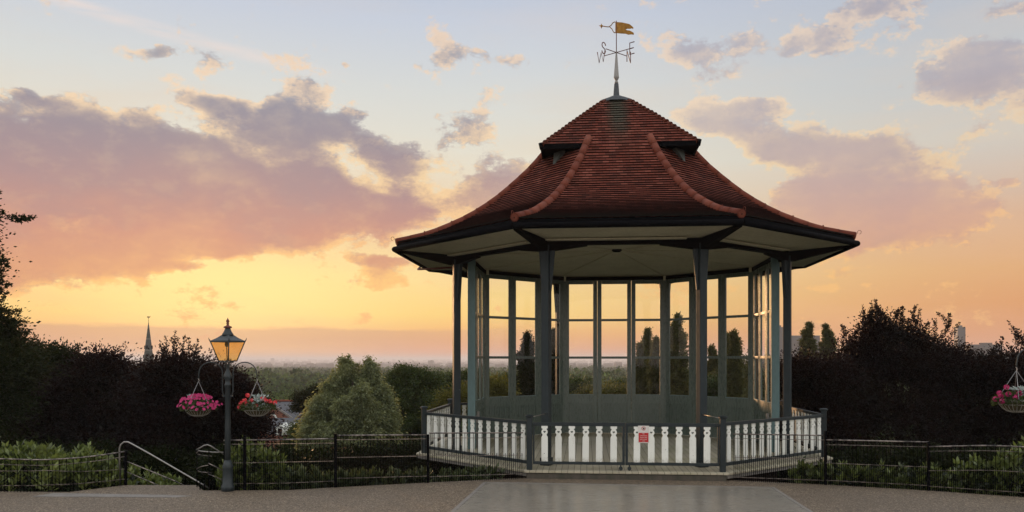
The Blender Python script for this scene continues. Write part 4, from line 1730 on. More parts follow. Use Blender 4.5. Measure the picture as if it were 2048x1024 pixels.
rail_run('iron railing in front of the low laurels right of the bandstand', [pd(1652, 17.03), pd(1857, 16.3)],
         (0.945, 0.97), (0.845, 0.875), (0.46, 0.47), 0.10, 54, posts=(1.0,))
rail_run('iron railing at the right edge in front of the taller laurels', [pd(1858, 16.28), pd(2048, 15.5), pd(2110, 15.2)],
         (0.88, 0.96, 0.96), (0.79, 0.86, 0.86), (0.40, 0.48, 0.48), 0.09, 56, posts=(0.98,))

# handrails of the steps
HR = empty('stair_handrail', (at(240, 17.0), 17.0, 0), 'arched steel handrail sloping down beside the garden steps', 'handrail')
o0 = Vector((at(240, 17.0), 17.0, 0))


def trail(pl, depth, r, name, parent, org, mat):
    s = MB()
    s.tube([P3d(x, y, d_ if d_ else depth) - org for x, y, *dd in pl for d_ in [dd[0] if dd else None]], r, 8)
    return s.build(name, mat, parent)


trail([(240, 975), (239, 915), (239, 897), (242, 889), (248, 884), (256, 884), (264, 888), (300, 908), (395, 963), (420, 978)], 17.05, 0.017, 'upper_tube', HR, o0, M['steel'])
trail([(247, 921), (256, 924), (345, 960), (380, 976)], 17.3, 0.012, 'middle_tube', HR, o0, M['rail_iron_top'])
trail([(247, 943), (256, 945), (320, 972), (350, 986)], 17.3, 0.011, 'lower_tube', HR, o0, M['rail_iron_top'])
CR = empty('loop_handrail', (at(430, 16.8), 16.8, 0), 'looping steel handrail ends beside the foot of the lamp post', 'handrail')
o1_ = Vector((at(430, 16.8), 16.8, 0))
trail([(450, 905), (425, 904.5), (402, 902.5), (393.5, 900), (393, 899, 16.7), (400, 896, 16.5), (408, 891, 16.5), (415, 889.5, 16.5), (421, 892, 16.5), (440, 904, 16.7), (452, 912, 16.8)], 16.8, 0.013, 'top_loop', CR, o1_, M['steel'])
trail([(424, 912.5), (404, 911), (394, 908), (393, 905, 16.7), (400, 902, 16.6)], 16.8, 0.010, 'second_loop', CR, o1_, M['rail_iron_top'])
trail([(424, 946), (402, 944), (394, 941), (394, 937, 16.7), (403, 933, 16.6), (416, 930.5, 16.5)], 16.8, 0.010, 'low_loop', CR, o1_, M['rail_iron_top'])
trail([(416, 926), (432, 934), (448, 942)], 16.6, 0.010, 'short_rail', CR, o1_, M['rail_iron_top'])
trail([(416, 948), (432, 954), (446, 961)], 16.6, 0.010, 'short_rail', CR, o1_, M['rail_iron_top'])
s = MB()
for x, yb in ((400, 986), (409, 983), (420, 980), (424, 979), (428, 979), (436, 979)):
    s.tube([P3d(x, 962, 16.4) - o1_, P3d(x, yb, 16.4) - o1_], 0.012, 6)
for x in (394, 418, 448):
    s.tube([P3d(x, 900, 16.75) - o1_, P3d(x, 975, 16.75) - o1_], 0.011, 6)
s.build('uprights', M['iron'], CR)


# ------------------------------------------------------------------ trees
def crown_points(rs, lobes, clumps_per, leaves_per, sig, shell=0.55):
    """lobes: (cx,cy,cz,rx,ry,rz). returns leaf centres and outward directions"""
    C, U = [], []
    for (cx, cy, cz, rx, ry, rz, *wt) in lobes:
        nc = int(clumps_per * (wt[0] if wt else 1.0))
        d_ = rs.normal(size=(nc, 3))
        d_ /= np.linalg.norm(d_, axis=1, keepdims=True)
        rr = shell + (1 - shell) * rs.rand(nc) ** 0.6
        rr *= 1 + 0.20 * np.sin(d_[:, 0] * 5 + cx) * np.sin(d_[:, 2] * 6 + cz) + rs.normal(size=nc) * 0.04
        cc = d_ * rr[:, None] * np.array([rx, ry, rz]) + np.array([cx, cy, cz])
        sg = sig * (0.7 + 0.7 * rs.rand(nc))
        off = rs.normal(size=(nc, leaves_per, 3)) * sg[:, None, None] * np.array([1, 1, 0.7])
        c = cc[:, None, :] + off
        u = d_[:, None, :] * 0.8 + off / sig * 0.5 + rs.normal(size=off.shape) * 0.5
        C.append(c.reshape(-1, 3))
        U.append(u.reshape(-1, 3))
    return np.concatenate(C), np.concatenate(U)


def limb_mesh(rs, base, lobes, r0, mat, parent, name='trunk', wig=0.15):
    s = MB()
    b = Vector(base)
    top = Vector((np.mean([l[0] for l in lobes]), np.mean([l[1] for l in lobes]), max(l[2] for l in lobes)))
    hub = b + (top - b) * 0.45
    hub.x = b.x + (top.x - b.x) * 0.3
    pts = [b - Vector((0, 0, 0.4)), b + (hub - b) * 0.5 + Vector((rs.normal() * wig, rs.normal() * wig, 0)), hub]
    s.tube(pts, [r0 * 1.25, r0, r0 * 0.8], 10)
    s.tube([hub, (hub + top) / 2 + Vector((rs.normal() * wig, 0, 0)), top], [r0 * 0.8, r0 * 0.45, 0.03], 8)
    for l in lobes:
        e = Vector((l[0], l[1], l[2] + l[5] * 0.4))
        m_ = hub + (e - hub) * 0.5 + Vector((rs.normal() * wig, rs.normal() * wig, -0.2))
        s.tube([hub, m_, e], [r0 * 0.5, r0 * 0.3, 0.02], 6)
    return s.build(name, mat, parent)


def sprigs(rs, starts, length, leaf, per=26, up=(0, 0, 1), spread=0.35, stem_mb=None):
    C, U = [], []
    for p in starts:
        L = length * rs.uniform(0.5, 1.2)
        d_ = np.array(up, float) + rs.normal(size=3) * spread
        d_ /= np.linalg.norm(d_)
        bend = rs.normal(size=3) * 0.2
        n = int(per * L / length)
        t = rs.rand(n)
        pts = np.array(p) + np.outer(t * L, d_) + np.outer(t * t * L, bend)
        off = rs.normal(size=(n, 3))
        off /= np.linalg.norm(off, axis=1, keepdims=True)
        wdt = leaf * (0.5 + 0.8 * rs.rand(n)) * (1.25 - 0.7 * t)
        C.append(pts + off * wdt[:, None])
        U.append(off + d_ * 0.6)
        if stem_mb is not None:
            q = [Vector(np.array(p) + d_ * L * a + bend * L * a * a) for a in (0, 0.33, 0.66, 1.0)]
            stem_mb.tube(q, [0.016, 0.012, 0.008, 0.003], 4)
    return np.concatenate(C), np.concatenate(U)


def tree(name, label, cat, base, lobes, mat, seed, clumps=60, per=60, sig=0.30, leaf=0.10, ratio=0.55, r0=0.16, group=None,
         spr=None, spr_len=0.9, droop=0.0, shell=0.5, spr_up=(0, 0, 1), spread=0.35, spr_per=26):
    """all coordinates in world space; the Empty stands at the base"""
    rs = np.random.RandomState(seed)
    bz = float(land_z(base[0], base[1])) if len(base) == 2 else base[2]
    org = np.array([base[0], base[1], bz])
    o = empty(name, tuple(org), label, cat, group)
    lb = [(l[0] - org[0], l[1] - org[1], l[2] - org[2], *l[3:]) for l in lobes]
    C, U = crown_points(rs, lb, clumps, per, sig, shell)
    U = U - np.array([0, 0, droop])
    sz = leaf * (0.6 + 0.8 * rs.rand(len(C)))
    v = leaf_arrays(C, U, sz, ratio, rs)
    tr = limb_mesh(rs, (0, 0, 0), lb, r0, M['bark'], o)
    if spr is not None and len(spr):
        sm = MB()
        C2, U2 = sprigs(rs, [np.array(q) - org for q in spr], spr_len, leaf, spr_per, spr_up, spread, sm)
        v2 = leaf_arrays(C2, U2, leaf * (0.6 + 0.7 * rs.rand(len(C2))), ratio, rs)
        v = np.concatenate([v, v2])
        sm.build('shoots', M['bark'], o)
    leaves_object('crown', v, mat, o)
    return o


def lob(px, py, depth, rpx, rpy, ry=None, wt=1.0):
    """lobe given by where it is seen and how big it looks, at a real distance"""
    c = P3d(px, py, depth)
    rx = rpx / FPX * depth
    rz = rpy / FPX * depth
    return (c.x, c.y, c.z, rx, ry if ry else rx, rz, wt)


def pts3(lst, depth):
    return [tuple(P3d(x, y, depth)) for x, y in lst]


# purple-leaved trees, left
tree('purple_plum_tree', 'dark purple-leaved tree left of the spire', 'tree', (at(190, 27), 27),
     [lob(190, 810, 27, 110, 90, 2.0), lob(205, 745, 27, 34, 36, 1.2, 0.6), lob(250, 800, 27.5, 80, 62, 1.6), lob(130, 840, 26, 90, 90, 1.8), lob(250, 870, 25.5, 100, 80, 1.8)],
     M['purple'], 11, 190, 80, 0.24, 0.085, spr=pts3([(203, 718), (212, 715), (198, 725), (225, 730), (262, 742), (275, 745), (180, 740), (285, 745), (240, 735), (207, 720), (192, 722), (218, 722), (300, 748), (250, 740)], 27), spr_len=0.5, spr_per=45)
tree('purple_plum_tree', 'dark purple-leaved tree behind the magenta basket, right of the spire', 'tree', (at(370, 25), 25),
     [lob(350, 810, 25, 95, 80, 2.0), lob(350, 755, 25, 50, 36, 1.2), lob(400, 775, 25.2, 50, 42, 1.2), lob(440, 815, 24.5, 70, 75, 1.6), lob(478, 850, 24, 50, 68, 1.5),
      lob(350, 880, 23.5, 130, 70, 1.6), lob(455, 785, 24.5, 34, 32, 1.0, 0.7)],
     M['purple'], 12, 190, 80, 0.22, 0.08,
     spr=pts3([(325, 720), (331, 716), (337, 722), (355, 718), (368, 722), (380, 715), (388, 718), (396, 720), (405, 730), (345, 720), (310, 732), (415, 738), (480, 780), (470, 775), (328, 712), (333, 708), (385, 712),
               (392, 716), (362, 716), (372, 714), (350, 712), (410, 728)], 25), spr_len=0.55, spr_per=50)
# big green tree at the left edge
tree('spreading_tree', 'tall dark tree whose branches reach in from the left edge', 'tree', (-18.5, 24.0),
     [lob(-110, 640, 23, 100, 70, 2.0), lob(-40, 700, 22.5, 66, 42, 1.4), lob(-100, 540, 23, 66, 60, 1.4), lob(-110, 440, 23, 62, 70, 1.5), lob(-10, 735, 22, 70, 36, 1.2), lob(-40, 800, 22, 90, 80, 1.6),
      lob(-20, 655, 22.5, 34, 30, 0.6, 0.5)],
     M['darkgreen'], 13, 130, 70, 0.24, 0.085,
     spr=pts3([(-25, 436), (-8, 436), (4, 434), (14, 433), (22, 436), (30, 433), (40, 436), (46, 436), (-28, 480), (-25, 500), (-14, 512), (-4, 516), (4, 518), (-20, 530), (-12, 550), (-4, 560), (2, 568), (-6, 586), (-14, 575),
               (-12, 610), (-4, 620), (8, 640), (14, 655), (24, 664), (-14, 385), (-20, 378), (28, 668), (10, 628), (-6, 545), (-12, 570), (34, 676), (0, 500), (-8, 600), (-4, 632), (10, 648), (-20, 625)], 22.5),
     spr_len=0.34, spr_up=(0.8, 0, 0.05), spread=0.3, spr_per=60)
tree('spreading_tree', 'dark green tree low at the left, between the leaning branches and the purple trees', 'tree', (at(90, 28), 28),
     [lob(70, 760, 28, 80, 58, 1.8), lob(120, 735, 28, 38, 30, 0.9), lob(30, 770, 27.5, 60, 60, 1.6), lob(80, 840, 27, 90, 70, 1.8), lob(50, 720, 28, 36, 24, 0.8)],
     M['darkgreen'], 14, 150, 70, 0.24, 0.09, spr=pts3([(100, 700), (120, 704), (140, 708), (150, 712), (75, 702), (85, 700), (108, 702), (130, 706), (60, 696), (92, 702)], 28), spr_len=0.4, spr_per=50)

# purple-leaved trees, right
SHO = [(1757, 650), (1760, 640), (1753, 655), (1728, 655), (1733, 650), (1722, 668), (1785, 650), (1792, 655), (1805, 662), (1822, 660), (1830, 656), (1840, 665), (1850, 672), (1862, 678),
       (1893, 665), (1897, 655), (1903, 674), (1880, 682), (1870, 676), (1700, 694), (1690, 680), (1710, 700), (1775, 645), (1745, 662), (1815, 665), (1760, 632), (1758, 622), (1737, 640), (1800, 650), (1835, 650), (1826, 648),
       (1895, 645), (1742, 645), (1788, 640), (1765, 655), (1810, 655), (1845, 662), (1694, 672), (1720, 660), (1768, 640)]
tree('purple_plum_tree', 'broad purple-black tree with tall leafy shoots right of the bandstand', 'tree', (at(1800, 27), 27),
     [lob(1790, 790, 27, 100, 85, 2.2), lob(1755, 725, 27, 50, 34, 1.1), lob(1835, 728, 27, 58, 30, 1.1), lob(1885, 756, 26.5, 66, 50, 1.4), lob(1740, 682, 27, 20, 26, 0.5, 0.22), lob(1836, 686, 27, 34, 16, 0.5, 0.25), lob(1775, 668, 27, 14, 22, 0.4, 0.18), lob(1893, 706, 26.8, 30, 20, 0.5, 0.25), lob(1702, 705, 27, 14, 22, 0.4, 0.18), lob(1800, 860, 25.5, 130, 80, 1.8), lob(1757, 655, 27, 12, 26, 0.4, 0.16),
      lob(1700, 800, 26.5, 60, 70, 1.5), lob(1810, 672, 27, 18, 12, 0.4, 0.14)],
     M['purple'], 15, 190, 80, 0.21, 0.075, spr=pts3(SHO, 27), spr_len=0.7, spr_per=90, spread=0.3)
tree('purple_plum_tree', 'lower purple-black tree directly beside the right columns of the bandstand', 'tree', (at(1630, 26), 26),
     [lob(1630, 800, 26, 70, 80, 1.8), lob(1600, 755, 26, 45, 36, 1.2), lob(1660, 765, 26, 45, 38, 1.2), lob(1640, 870, 25, 90, 70, 1.6)],
     M['purple'], 16, 170, 80, 0.22, 0.08, spr=pts3([(1590, 722), (1605, 724), (1640, 728), (1670, 730), (1625, 728), (1615, 722), (1655, 730), (1684, 735)], 26), spr_len=0.35, spr_per=40)
tree('purple_plum_tree', 'purple-black tree behind the hanging basket at the right edge', 'tree', (at(1990, 26), 26),
     [lob(1985, 800, 26, 85, 80, 1.8), lob(1960, 752, 26, 50, 34, 1.1), lob(2035, 745, 26, 55, 42, 1.2), lob(2010, 870, 26, 100, 70, 1.6), lob(2080, 790, 26, 70, 80, 1.6), lob(1920, 840, 26, 70, 80, 1.5)],
     M['purple'], 17, 170, 80, 0.22, 0.08,
     spr=pts3([(1977, 722), (1985, 715), (1998, 722), (2008, 715), (2027, 708), (2032, 698), (2036, 685), (2042, 695), (2050, 695), (1960, 722), (1944, 722), (2034, 674), (1980, 708), (2003, 706), (2037, 676), (2030, 690)], 26), spr_len=0.55, spr_per=60)

# pale willow and green trees, middle
tree('willow_tree', 'pale grey-green willow left of the bandstand', 'tree', (at(700, 34), 34),
     [lob(704, 832, 34, 46, 52, 1.3), lob(693, 764, 34, 14, 44, 0.5, 0.55), lob(740, 762, 34, 12, 42, 0.5, 0.5), lob(664, 806, 33.8, 19, 44, 0.6, 0.65), lob(640, 836, 33.5, 24, 44, 0.8, 0.8), lob(622, 872, 33.2, 18, 34, 0.7, 0.6),
      lob(764, 806, 33.8, 18, 36, 0.6, 0.6), lob(776, 848, 33.5, 18, 42, 0.7, 0.7), lob(700, 885, 33, 84, 56, 1.6, 1.2), lob(716, 782, 34, 14, 34, 0.5, 0.5), lob(725, 812, 32.8, 14, 44, 0.5, 0.5), lob(685, 838, 32.6, 16, 46, 0.5, 0.5),
      lob(748, 850, 32.6, 15, 42, 0.5, 0.5)],
     M['willow'], 18, 300, 46, 0.12, 0.115, ratio=0.36, shell=0.66, droop=1.3,
     spr=pts3([(680, 742), (702, 734), (706, 734), (734, 732), (740, 734), (668, 756), (752, 756), (690, 740), (718, 742), (640, 795), (655, 780), (765, 792), (630, 815), (780, 815), (675, 755), (745, 748), (697, 732), (738, 730),
               (700, 730), (686, 745), (728, 738), (712, 740), (648, 788), (772, 800), (760, 780), (664, 768)], 34), spr_len=0.40, spread=0.12, spr_per=70)
tree('round_tree', 'rounded dark green tree between the willow and the bandstand', 'tree', (at(830, 42), 42),
     [lob(830, 792, 42, 52, 52, 1.5), lob(812, 764, 42, 32, 26, 0.9), lob(852, 772, 42, 32, 28, 0.9), lob(800, 820, 41, 34, 40, 1.2), lob(865, 830, 41, 38, 50, 1.4), lob(820, 875, 40, 66, 46, 1.6), lob(835, 755, 42, 20, 14, 0.5, 0.4)],
     M['midgreen'], 19, 150, 55, 0.19, 0.10, r0=0.2, shell=0.7)
tree('yellow_bush', 'yellow-green bush seen past the left outer column', 'bush', (at(905, 38), 38),
     [lob(905, 808, 38, 30, 34, 1.0), lob(930, 795, 38, 26, 30, 0.9), lob(885, 833, 38, 26, 26, 0.9)], M['yellowgreen'], 20, 120, 50, 0.16, 0.09, r0=0.08)
tree('round_tree', 'dark tree top just left of the left outer column', 'tree', (at(915, 60), 60),
     [lob(890, 768, 60, 24, 18, 0.9), lob(935, 764, 60, 28, 20, 1.0), lob(915, 795, 60, 46, 34, 1.6)], M['midgreen'], 21, 120, 50, 0.24, 0.14)
tree('cedar_tree', 'dark spreading cedar behind the left flank of the willow', 'tree', (at(640, 55), 55),
     [lob(640, 805, 55, 38, 20, 1.2), lob(628, 790, 55, 24, 10, 1.0), lob(652, 780, 55, 24, 9, 1.0), lob(604, 815, 55, 18, 6, 0.7, 0.6), lob(612, 802, 55, 14, 5, 0.7, 0.5), lob(600, 795, 55, 9, 3, 0.5, 0.3)], M['darkgreen'], 22, 110, 50, 0.17, 0.11, r0=0.2)
tree('round_tree', 'dark bush below the cedar, hiding the foot of the brick house', 'tree', (at(600, 48), 48),
     [lob(602, 872, 48, 22, 32, 1.2), lob(592, 895, 48, 26, 24, 1.2)], M['midgreen'], 23, 110, 50, 0.2, 0.11)

# dark evergreen shrubs added to blacken the bank and the space under the deck
UND = [(470, 925, 21, 55, 40, 'dark shrub added on the bank behind the lamp-side laurels'), (560, 925, 22, 60, 36, 'dark shrub added on the bank between the lamp-side laurels and the railing step'),
       (640, 925, 24, 60, 34, 'dark shrub added at the foot of the willow, left half'), (730, 920, 24, 60, 34, 'dark shrub added at the foot of the willow, right half'), (815, 915, 25, 60, 36, 'dark shrub added at the foot of the round dark tree'),
       (900, 935, 22.5, 60, 34, 'dark shrub added under the left overhang of the deck'), (1640, 935, 22, 60, 34, 'dark shrub added under the right overhang of the deck'),
       (1730, 930, 21, 70, 38, 'dark shrub added below the purple trees behind the low laurels'), (1850, 930, 20.5, 75, 38, 'dark shrub added below the broad purple tree'), (1980, 930, 20, 80, 40, 'dark shrub added below the tree at the right edge'),
       (330, 930, 22, 80, 44, 'dark shrub added behind the sloping handrail'), (190, 920, 22, 80, 44, 'dark shrub added behind the right end of the hedge'), (50, 920, 22, 90, 44, 'dark shrub added behind the hedge at the left edge')]
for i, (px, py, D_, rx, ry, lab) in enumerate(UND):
    tree('added_dark_shrub', lab, 'shrub', (at(px, D_), D_), [lob(px, py + 12, D_, rx, ry), lob(px - rx * 0.5, py + 45, D_, rx * 0.7, ry), lob(px + rx * 0.5, py + 45, D_, rx * 0.7, ry)],
         M['darkgreen'], 100 + i, 130, 60, 0.16, 0.09, r0=0.06, group='dark shrubs added to blacken the bank behind the railings')

# seen through the glazed screen
COLS = [(1054, 665, 17, 'slim dark conifer behind the second rear window from the left'), (1107, 655, 14, 'slim conifer half hidden by the left front column'),
        (1281, 684, 8, 'short narrow poplar in the window right of centre'), (1295, 655, 11, 'tallest narrow poplar in the window right of centre'), (1313, 672, 11, 'narrow poplar against the right edge of the window right of centre'),
        (1353, 628, 17, 'tall broad poplar, the highest seen through the glazed screen'), (1425, 688, 13, 'poplar just right of the right front column'),
        (1455, 665, 9, 'left of the two pointed poplars in the right rear window'), (1469, 660, 12, 'right of the two pointed poplars in the right rear window'),
        (1616, 640, 17, 'left of the two poplars rising behind the purple trees'), (1655, 645, 18, 'right of the two poplars rising behind the purple trees')]
for i, (px, py, hw, lab) in enumerate(COLS):
    D_ = 46 + (i * 7) % 11
    if px > 1600:
        D_ = 62
    yb = 850
    lb_ = []
    for j, (dy, fr_w, rz_) in enumerate([(14, 0.10, 12), (30, 0.34, 14), (50, 0.62, 18), (78, 0.86, 22), (112, 0.92, 28), (150, 1.0, 32), (190, 0.9, 34)]):
        if py + dy > yb - 10:
            break
        off_ = math.sin(i * 3 + j * 2.3) * hw * 0.18
        lb_.append(lob(px + off_, py + dy, D_, hw * 1.45 * fr_w + 1, rz_, None, 0.3 + 1.1 * fr_w))
    tree('poplar_tree', lab, 'tree', (at(px, D_), D_), lb_, M['poplar'] if i > 1 else M['darkgreen'], 40 + i, 120, 50, 0.085, 0.10, r0=0.12, group='slim poplars and conifers beyond the bandstand',
         spr=pts3([(px, py + 14), (px - hw * 0.35, py + 26), (px + hw * 0.35, py + 24)], D_), spr_len=0.45, spread=0.12, spr_per=40)
BUSH = [(985, 790, 30, 36, 44, 'yellowgreen', 'feathery yellow-green bush in the left rear window'), (1010, 770, 22, 24, 70, 'midgreen', 'small green tree behind the feathery bush in the left rear window'),
        (1150, 790, 32, 40, 60, 'midgreen', 'rounded bush in the window left of centre'), (1185, 800, 26, 30, 52, 'poplar', 'lower olive bush between the two windows left of centre'),
        (1225, 800, 34, 30, 50, 'yellowgreen', 'bright low bush in the centre window'), (1235, 775, 26, 16, 90, 'midgreen', 'small tree above the bright bush in the centre window'),
        (1290, 800, 40, 40, 56, 'midgreen', 'dense bush at the foot of the narrow poplars'), (1370, 790, 40, 60, 52, 'poplar', 'olive bush at the foot of the broad poplar'),
        (1470, 770, 50, 64, 54, 'poplar', 'wide olive bush filling the right rear window'), (1430, 800, 36, 50, 50, 'midgreen', 'bush low between the two right rear windows'), (1525, 760, 36, 50, 60, 'midgreen', 'dark bush behind the right end of the screen')]
for i, (px, py, rx, ry, D_, mt, lab) in enumerate(BUSH):
    tree('leafy_bush', lab, 'bush', (at(px, D_), D_), [lob(px, py, D_, rx, ry), lob(px + rx * 0.4, py - ry * 0.25, D_, rx * 0.6, ry * 0.6), lob(px - rx * 0.5, py + ry * 0.2, D_, rx * 0.6, ry * 0.6), lob(px, py + ry * 1.1, D_, rx * 1.1, ry)],
         M[mt], 70 + i, 60, 50, 0.25, 0.14, r0=0.1, group='bushes seen through the glazed screen')


# ------------------------------------------------------------------ laurels
def laurel_shoots(rs, starts, hts, leafl, lean=0.25):
    C, U, S = [], [], []
    sm = MB()
    for p, h in zip(starts, hts):
        d_ = np.array([rs.normal() * lean, rs.normal() * lean - 0.08, 1.0])
        d_ /= np.linalg.norm(d_)
        n = int(8 + h / 0.03)
        q = [Vector(np.array(p) + d_ * h * a) for a in (0, 0.5, 1)]
        sm.tube(q, [0.008, 0.006, 0.004], 4)
        for j in range(n):
            t = 0.15 + 0.85 * (j + 1) / n
            a = j * 2.4 + rs.rand()
            rad = np.array([math.cos(a), math.sin(a), 0])
            upk = 0.5 + 1.4 * t ** 3
            u = rad + np.array([0, 0, upk])
            u /= np.linalg.norm(u)
            L = leafl * rs.uniform(0.65, 1.2)
            C.append(np.array(p) + d_ * h * t + u * L * 0.5)
            U.append(u)
            S.append(L)
    return np.array(C), np.array(U), np.array(S), sm


def laurel(label, x, y, w, dpt, ztop, n, seed, mat, name='laurel_bush', cat='bush', group=None, leafl=0.16, zb=None, body=True, hvar=0.62):
    rs = np.random.RandomState(seed)
    z0 = float(land_z(x, y)) - 0.05 if zb is None else zb
    o = empty(name, (x, y, z0), label, cat, group)
    H = ztop - z0
    st, ht = [], []
    for i in range(n):
        a, r = rs.rand() * 6.283, math.sqrt(rs.rand())
        px_, py_ = math.cos(a) * r * w / 2, math.sin(a) * r * dpt / 2
        env = math.sqrt(max(0.0, 1 - r * r * 0.75))
        h = 0.20 + rs.rand() * 0.26
        top = H * env * (1 - hvar * rs.rand())
        st.append((px_, py_, max(0.02, top - h)))
        ht.append(h)
    C, U, S, sm = laurel_shoots(rs, st, ht, leafl)
    sm.build('stems', M['bark'], o)
    v = leaf_arrays(C, U, S, 0.44, rs, fold=0.05)
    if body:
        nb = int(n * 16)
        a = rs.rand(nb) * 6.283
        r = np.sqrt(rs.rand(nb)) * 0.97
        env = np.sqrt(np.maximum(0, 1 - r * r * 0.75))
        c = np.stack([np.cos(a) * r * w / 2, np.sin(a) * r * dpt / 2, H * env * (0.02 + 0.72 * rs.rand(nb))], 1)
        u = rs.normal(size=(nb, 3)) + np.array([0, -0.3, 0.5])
        leaves_object('inner_foliage', leaf_arrays(c, u, leafl * (0.7 + 0.5 * rs.rand(nb)), 0.46, rs, fold=0.05), M['laurel_shaded'], o)
    leaves_object('foliage', v, mat, o)
    return o


# hedge at the left: three bushes grown together, and the slope of small ones beside the steps
laurel('broad clipped laurel hedge behind the curving railing at the left edge', at(45, 17.3), 17.3, 3.3, 1.3, zat(886, 17.3), 250, 201, M['laurel'], 'laurel_hedge', 'hedge', hvar=0.25)
laurel('laurel bush at the right end of the hedge, by the curved rail end', at(170, 17.5), 17.5, 1.5, 1.2, zat(893, 17.5), 120, 202, M['laurel'], hvar=0.2)
laurel('lower laurel between the hedge and the head of the steps', at(228, 18.2), 18.2, 1.1, 1.0, zat(915, 18.2), 70, 203, M['laurel'])
for i, (px, py, D_, lab) in enumerate([(268, 928, 18.6, 'first small laurel down the side of the steps, just past the arched handrail'), (298, 940, 18.8, 'second small laurel down the side of the steps'), (330, 955, 18.9, 'lowest small laurel beside the steps')]):
    laurel(lab, at(px, D_), D_, 0.65, 0.6, zat(py, D_), 26, 210 + i, M['laurel'], group='small laurels beside the steps')
laurel('tall laurel shrub just right of the lamp post', at(492, 17.1), 17.1, 1.15, 0.95, zat(872, 17.1), 110, 220, M['laurel'], hvar=0.45, leafl=0.13)
laurel('laurel shrub right of the tall one behind the lamp-side railing', at(546, 17.2), 17.2, 0.8, 0.8, zat(890, 17.2), 70, 221, M['laurel'], hvar=0.4, leafl=0.13)
lowl = [(590, 938, 17.0), (622, 932, 17.1), (655, 936, 17.1), (688, 944, 17.2), (716, 938, 17.3), (745, 950, 17.3), (795, 946, 17.6), (828, 942, 17.7), (868, 938, 18.0), (905, 935, 18.2), (940, 934, 18.3), (968, 944, 18.4)]
LLAB = ['low laurel nearest the lamp-side shrubs', 'second low laurel from the lamp-side shrubs', 'low laurel just left of the post where the railing steps up', 'low laurel just right of the post where the railing steps up',
        'low laurel with upright pale shoots below the willow', 'thin low laurel at the left edge of the dark gap', 'low laurel at the right edge of the dark gap', 'low laurel just left of the corner post of the railing',
        'low laurel just right of the corner post of the railing', 'low laurel under the left part of the deck edge', 'tallest low laurel under the deck edge left of the gate', 'last low laurel before the concrete plinth']
for i, ((px, py, D_), lab) in enumerate(zip(lowl, LLAB)):
    laurel(lab, at(px, D_), D_, 0.50 + 0.12 * (i % 3), 0.5, zat(py, D_) + 0.06, 15, 230 + i, M['laurel2'], name='low_laurel', group='low laurels along the railing left of the gate', leafl=0.15)
rl = [(1605, 925, 17.6), (1640, 922, 17.5), (1675, 918, 17.4), (1710, 920, 17.3), (1745, 916, 17.2), (1775, 922, 17.1), (1808, 912, 17.0), (1840, 918, 16.9), (1878, 916, 16.8), (1915, 922, 16.7), (1950, 905, 16.6), (1985, 900, 16.4), (2015, 882, 16.3), (2045, 884, 16.2)]
RLAB = ['laurel tucked under the right corner of the deck', 'laurel just left of the railing post at the deck corner', 'laurel just right of the railing post at the deck corner', 'third laurel right of the deck corner', 'fourth laurel right of the deck corner',
        'short laurel midway along the right railing', 'laurel with the tallest shoots left of the second railing post', 'laurel just left of the second railing post on the right', 'laurel just right of the second railing post on the right',
        'short laurel two places right of the second railing post', 'laurel left of the tall ones at the right edge', 'laurel next to the tall ones at the right edge', 'tall laurel almost at the right edge', 'tall laurel cut off by the right edge']
for i, ((px, py, D_), lab) in enumerate(zip(rl, RLAB)):
    laurel(lab, at(px, D_), D_, 0.62 + 0.08 * (i % 3), 0.6, zat(py, D_) + 0.05, 15 if i < 10 else 26, 260 + i, M['laurel'], name='laurel_bush', group='laurels along the railing right of the bandstand', leafl=0.155)

# ------------------------------------------------------------------ church spire
CS = empty('church_spire', (at(297, 215), 215, -14), 'slender stone church spire rising behind the purple trees', 'church spire')
m, k, out = new_mat('spire_stone')
ob = k.n('ShaderNodeTexCoord').outputs['Object']
sx_ = k.n('ShaderNodeSeparateXYZ')
k.put(sx_.inputs[0], ob)
band_ = k.m('MODULO', k.m('ADD', sx_.outputs[2], 50), 3.0)
c = k.mix(k.ss(k.noise(ob, 1.5, 5, 0.6), 0.35, 0.65), (0.065, 0.068, 0.06, 1), (0.10, 0.10, 0.09, 1))
c = k.mix(k.ss(band_, 0.5, 0.4), c, (0.15, 0.145, 0.125, 1))
principled(k, out, c, 0.85, 0.1)
M['spire'] = m
ztip = zat(645, 215) + 14
s = MB()
s.lathe([(1.55, 15.0), (0.06, ztip)], seg=8, smooth=False)
s.build('spire', M['spire'], CS)
s = MB()
s.box((0, 0, 7.5), (3.2, 3.2, 15.2))
for q in range(4):
    a = PI / 4 + q * PI / 2
    s.lathe([(0.35, 15.1), (0.35, 16.0), (0.0, 17.8)], (2.0 * math.cos(a), 2.0 * math.sin(a), 0), 6, False)
s.build('tower', M['spire'], CS)
for zz in (17.5, 20.0):
    for q in range(4):
        s = MB()
        a = q * PI / 2
        r = 1.5 * (ztip - zz) / (ztip - 15)
        s.box((r * math.cos(a), r * math.sin(a), zz), (0.4, 0.4, 0.9))
        s.build('lucarne', M['iron'], CS)
s = MB()
s.tube([(0, 0, ztip - 0.3), (0, 0, ztip + 1.6)], 0.05, 6)
s.plate([(-0.45, 0), (-0.1, -0.12), (0.35, -0.05), (0.55, 0.3), (0.15, 0.1), (-0.2, 0.25)], (0, 0, ztip + 1.4), (1, 0, 0), (0, 0, 1), 0.08)
s.build('weathercock', M['iron'], CS)

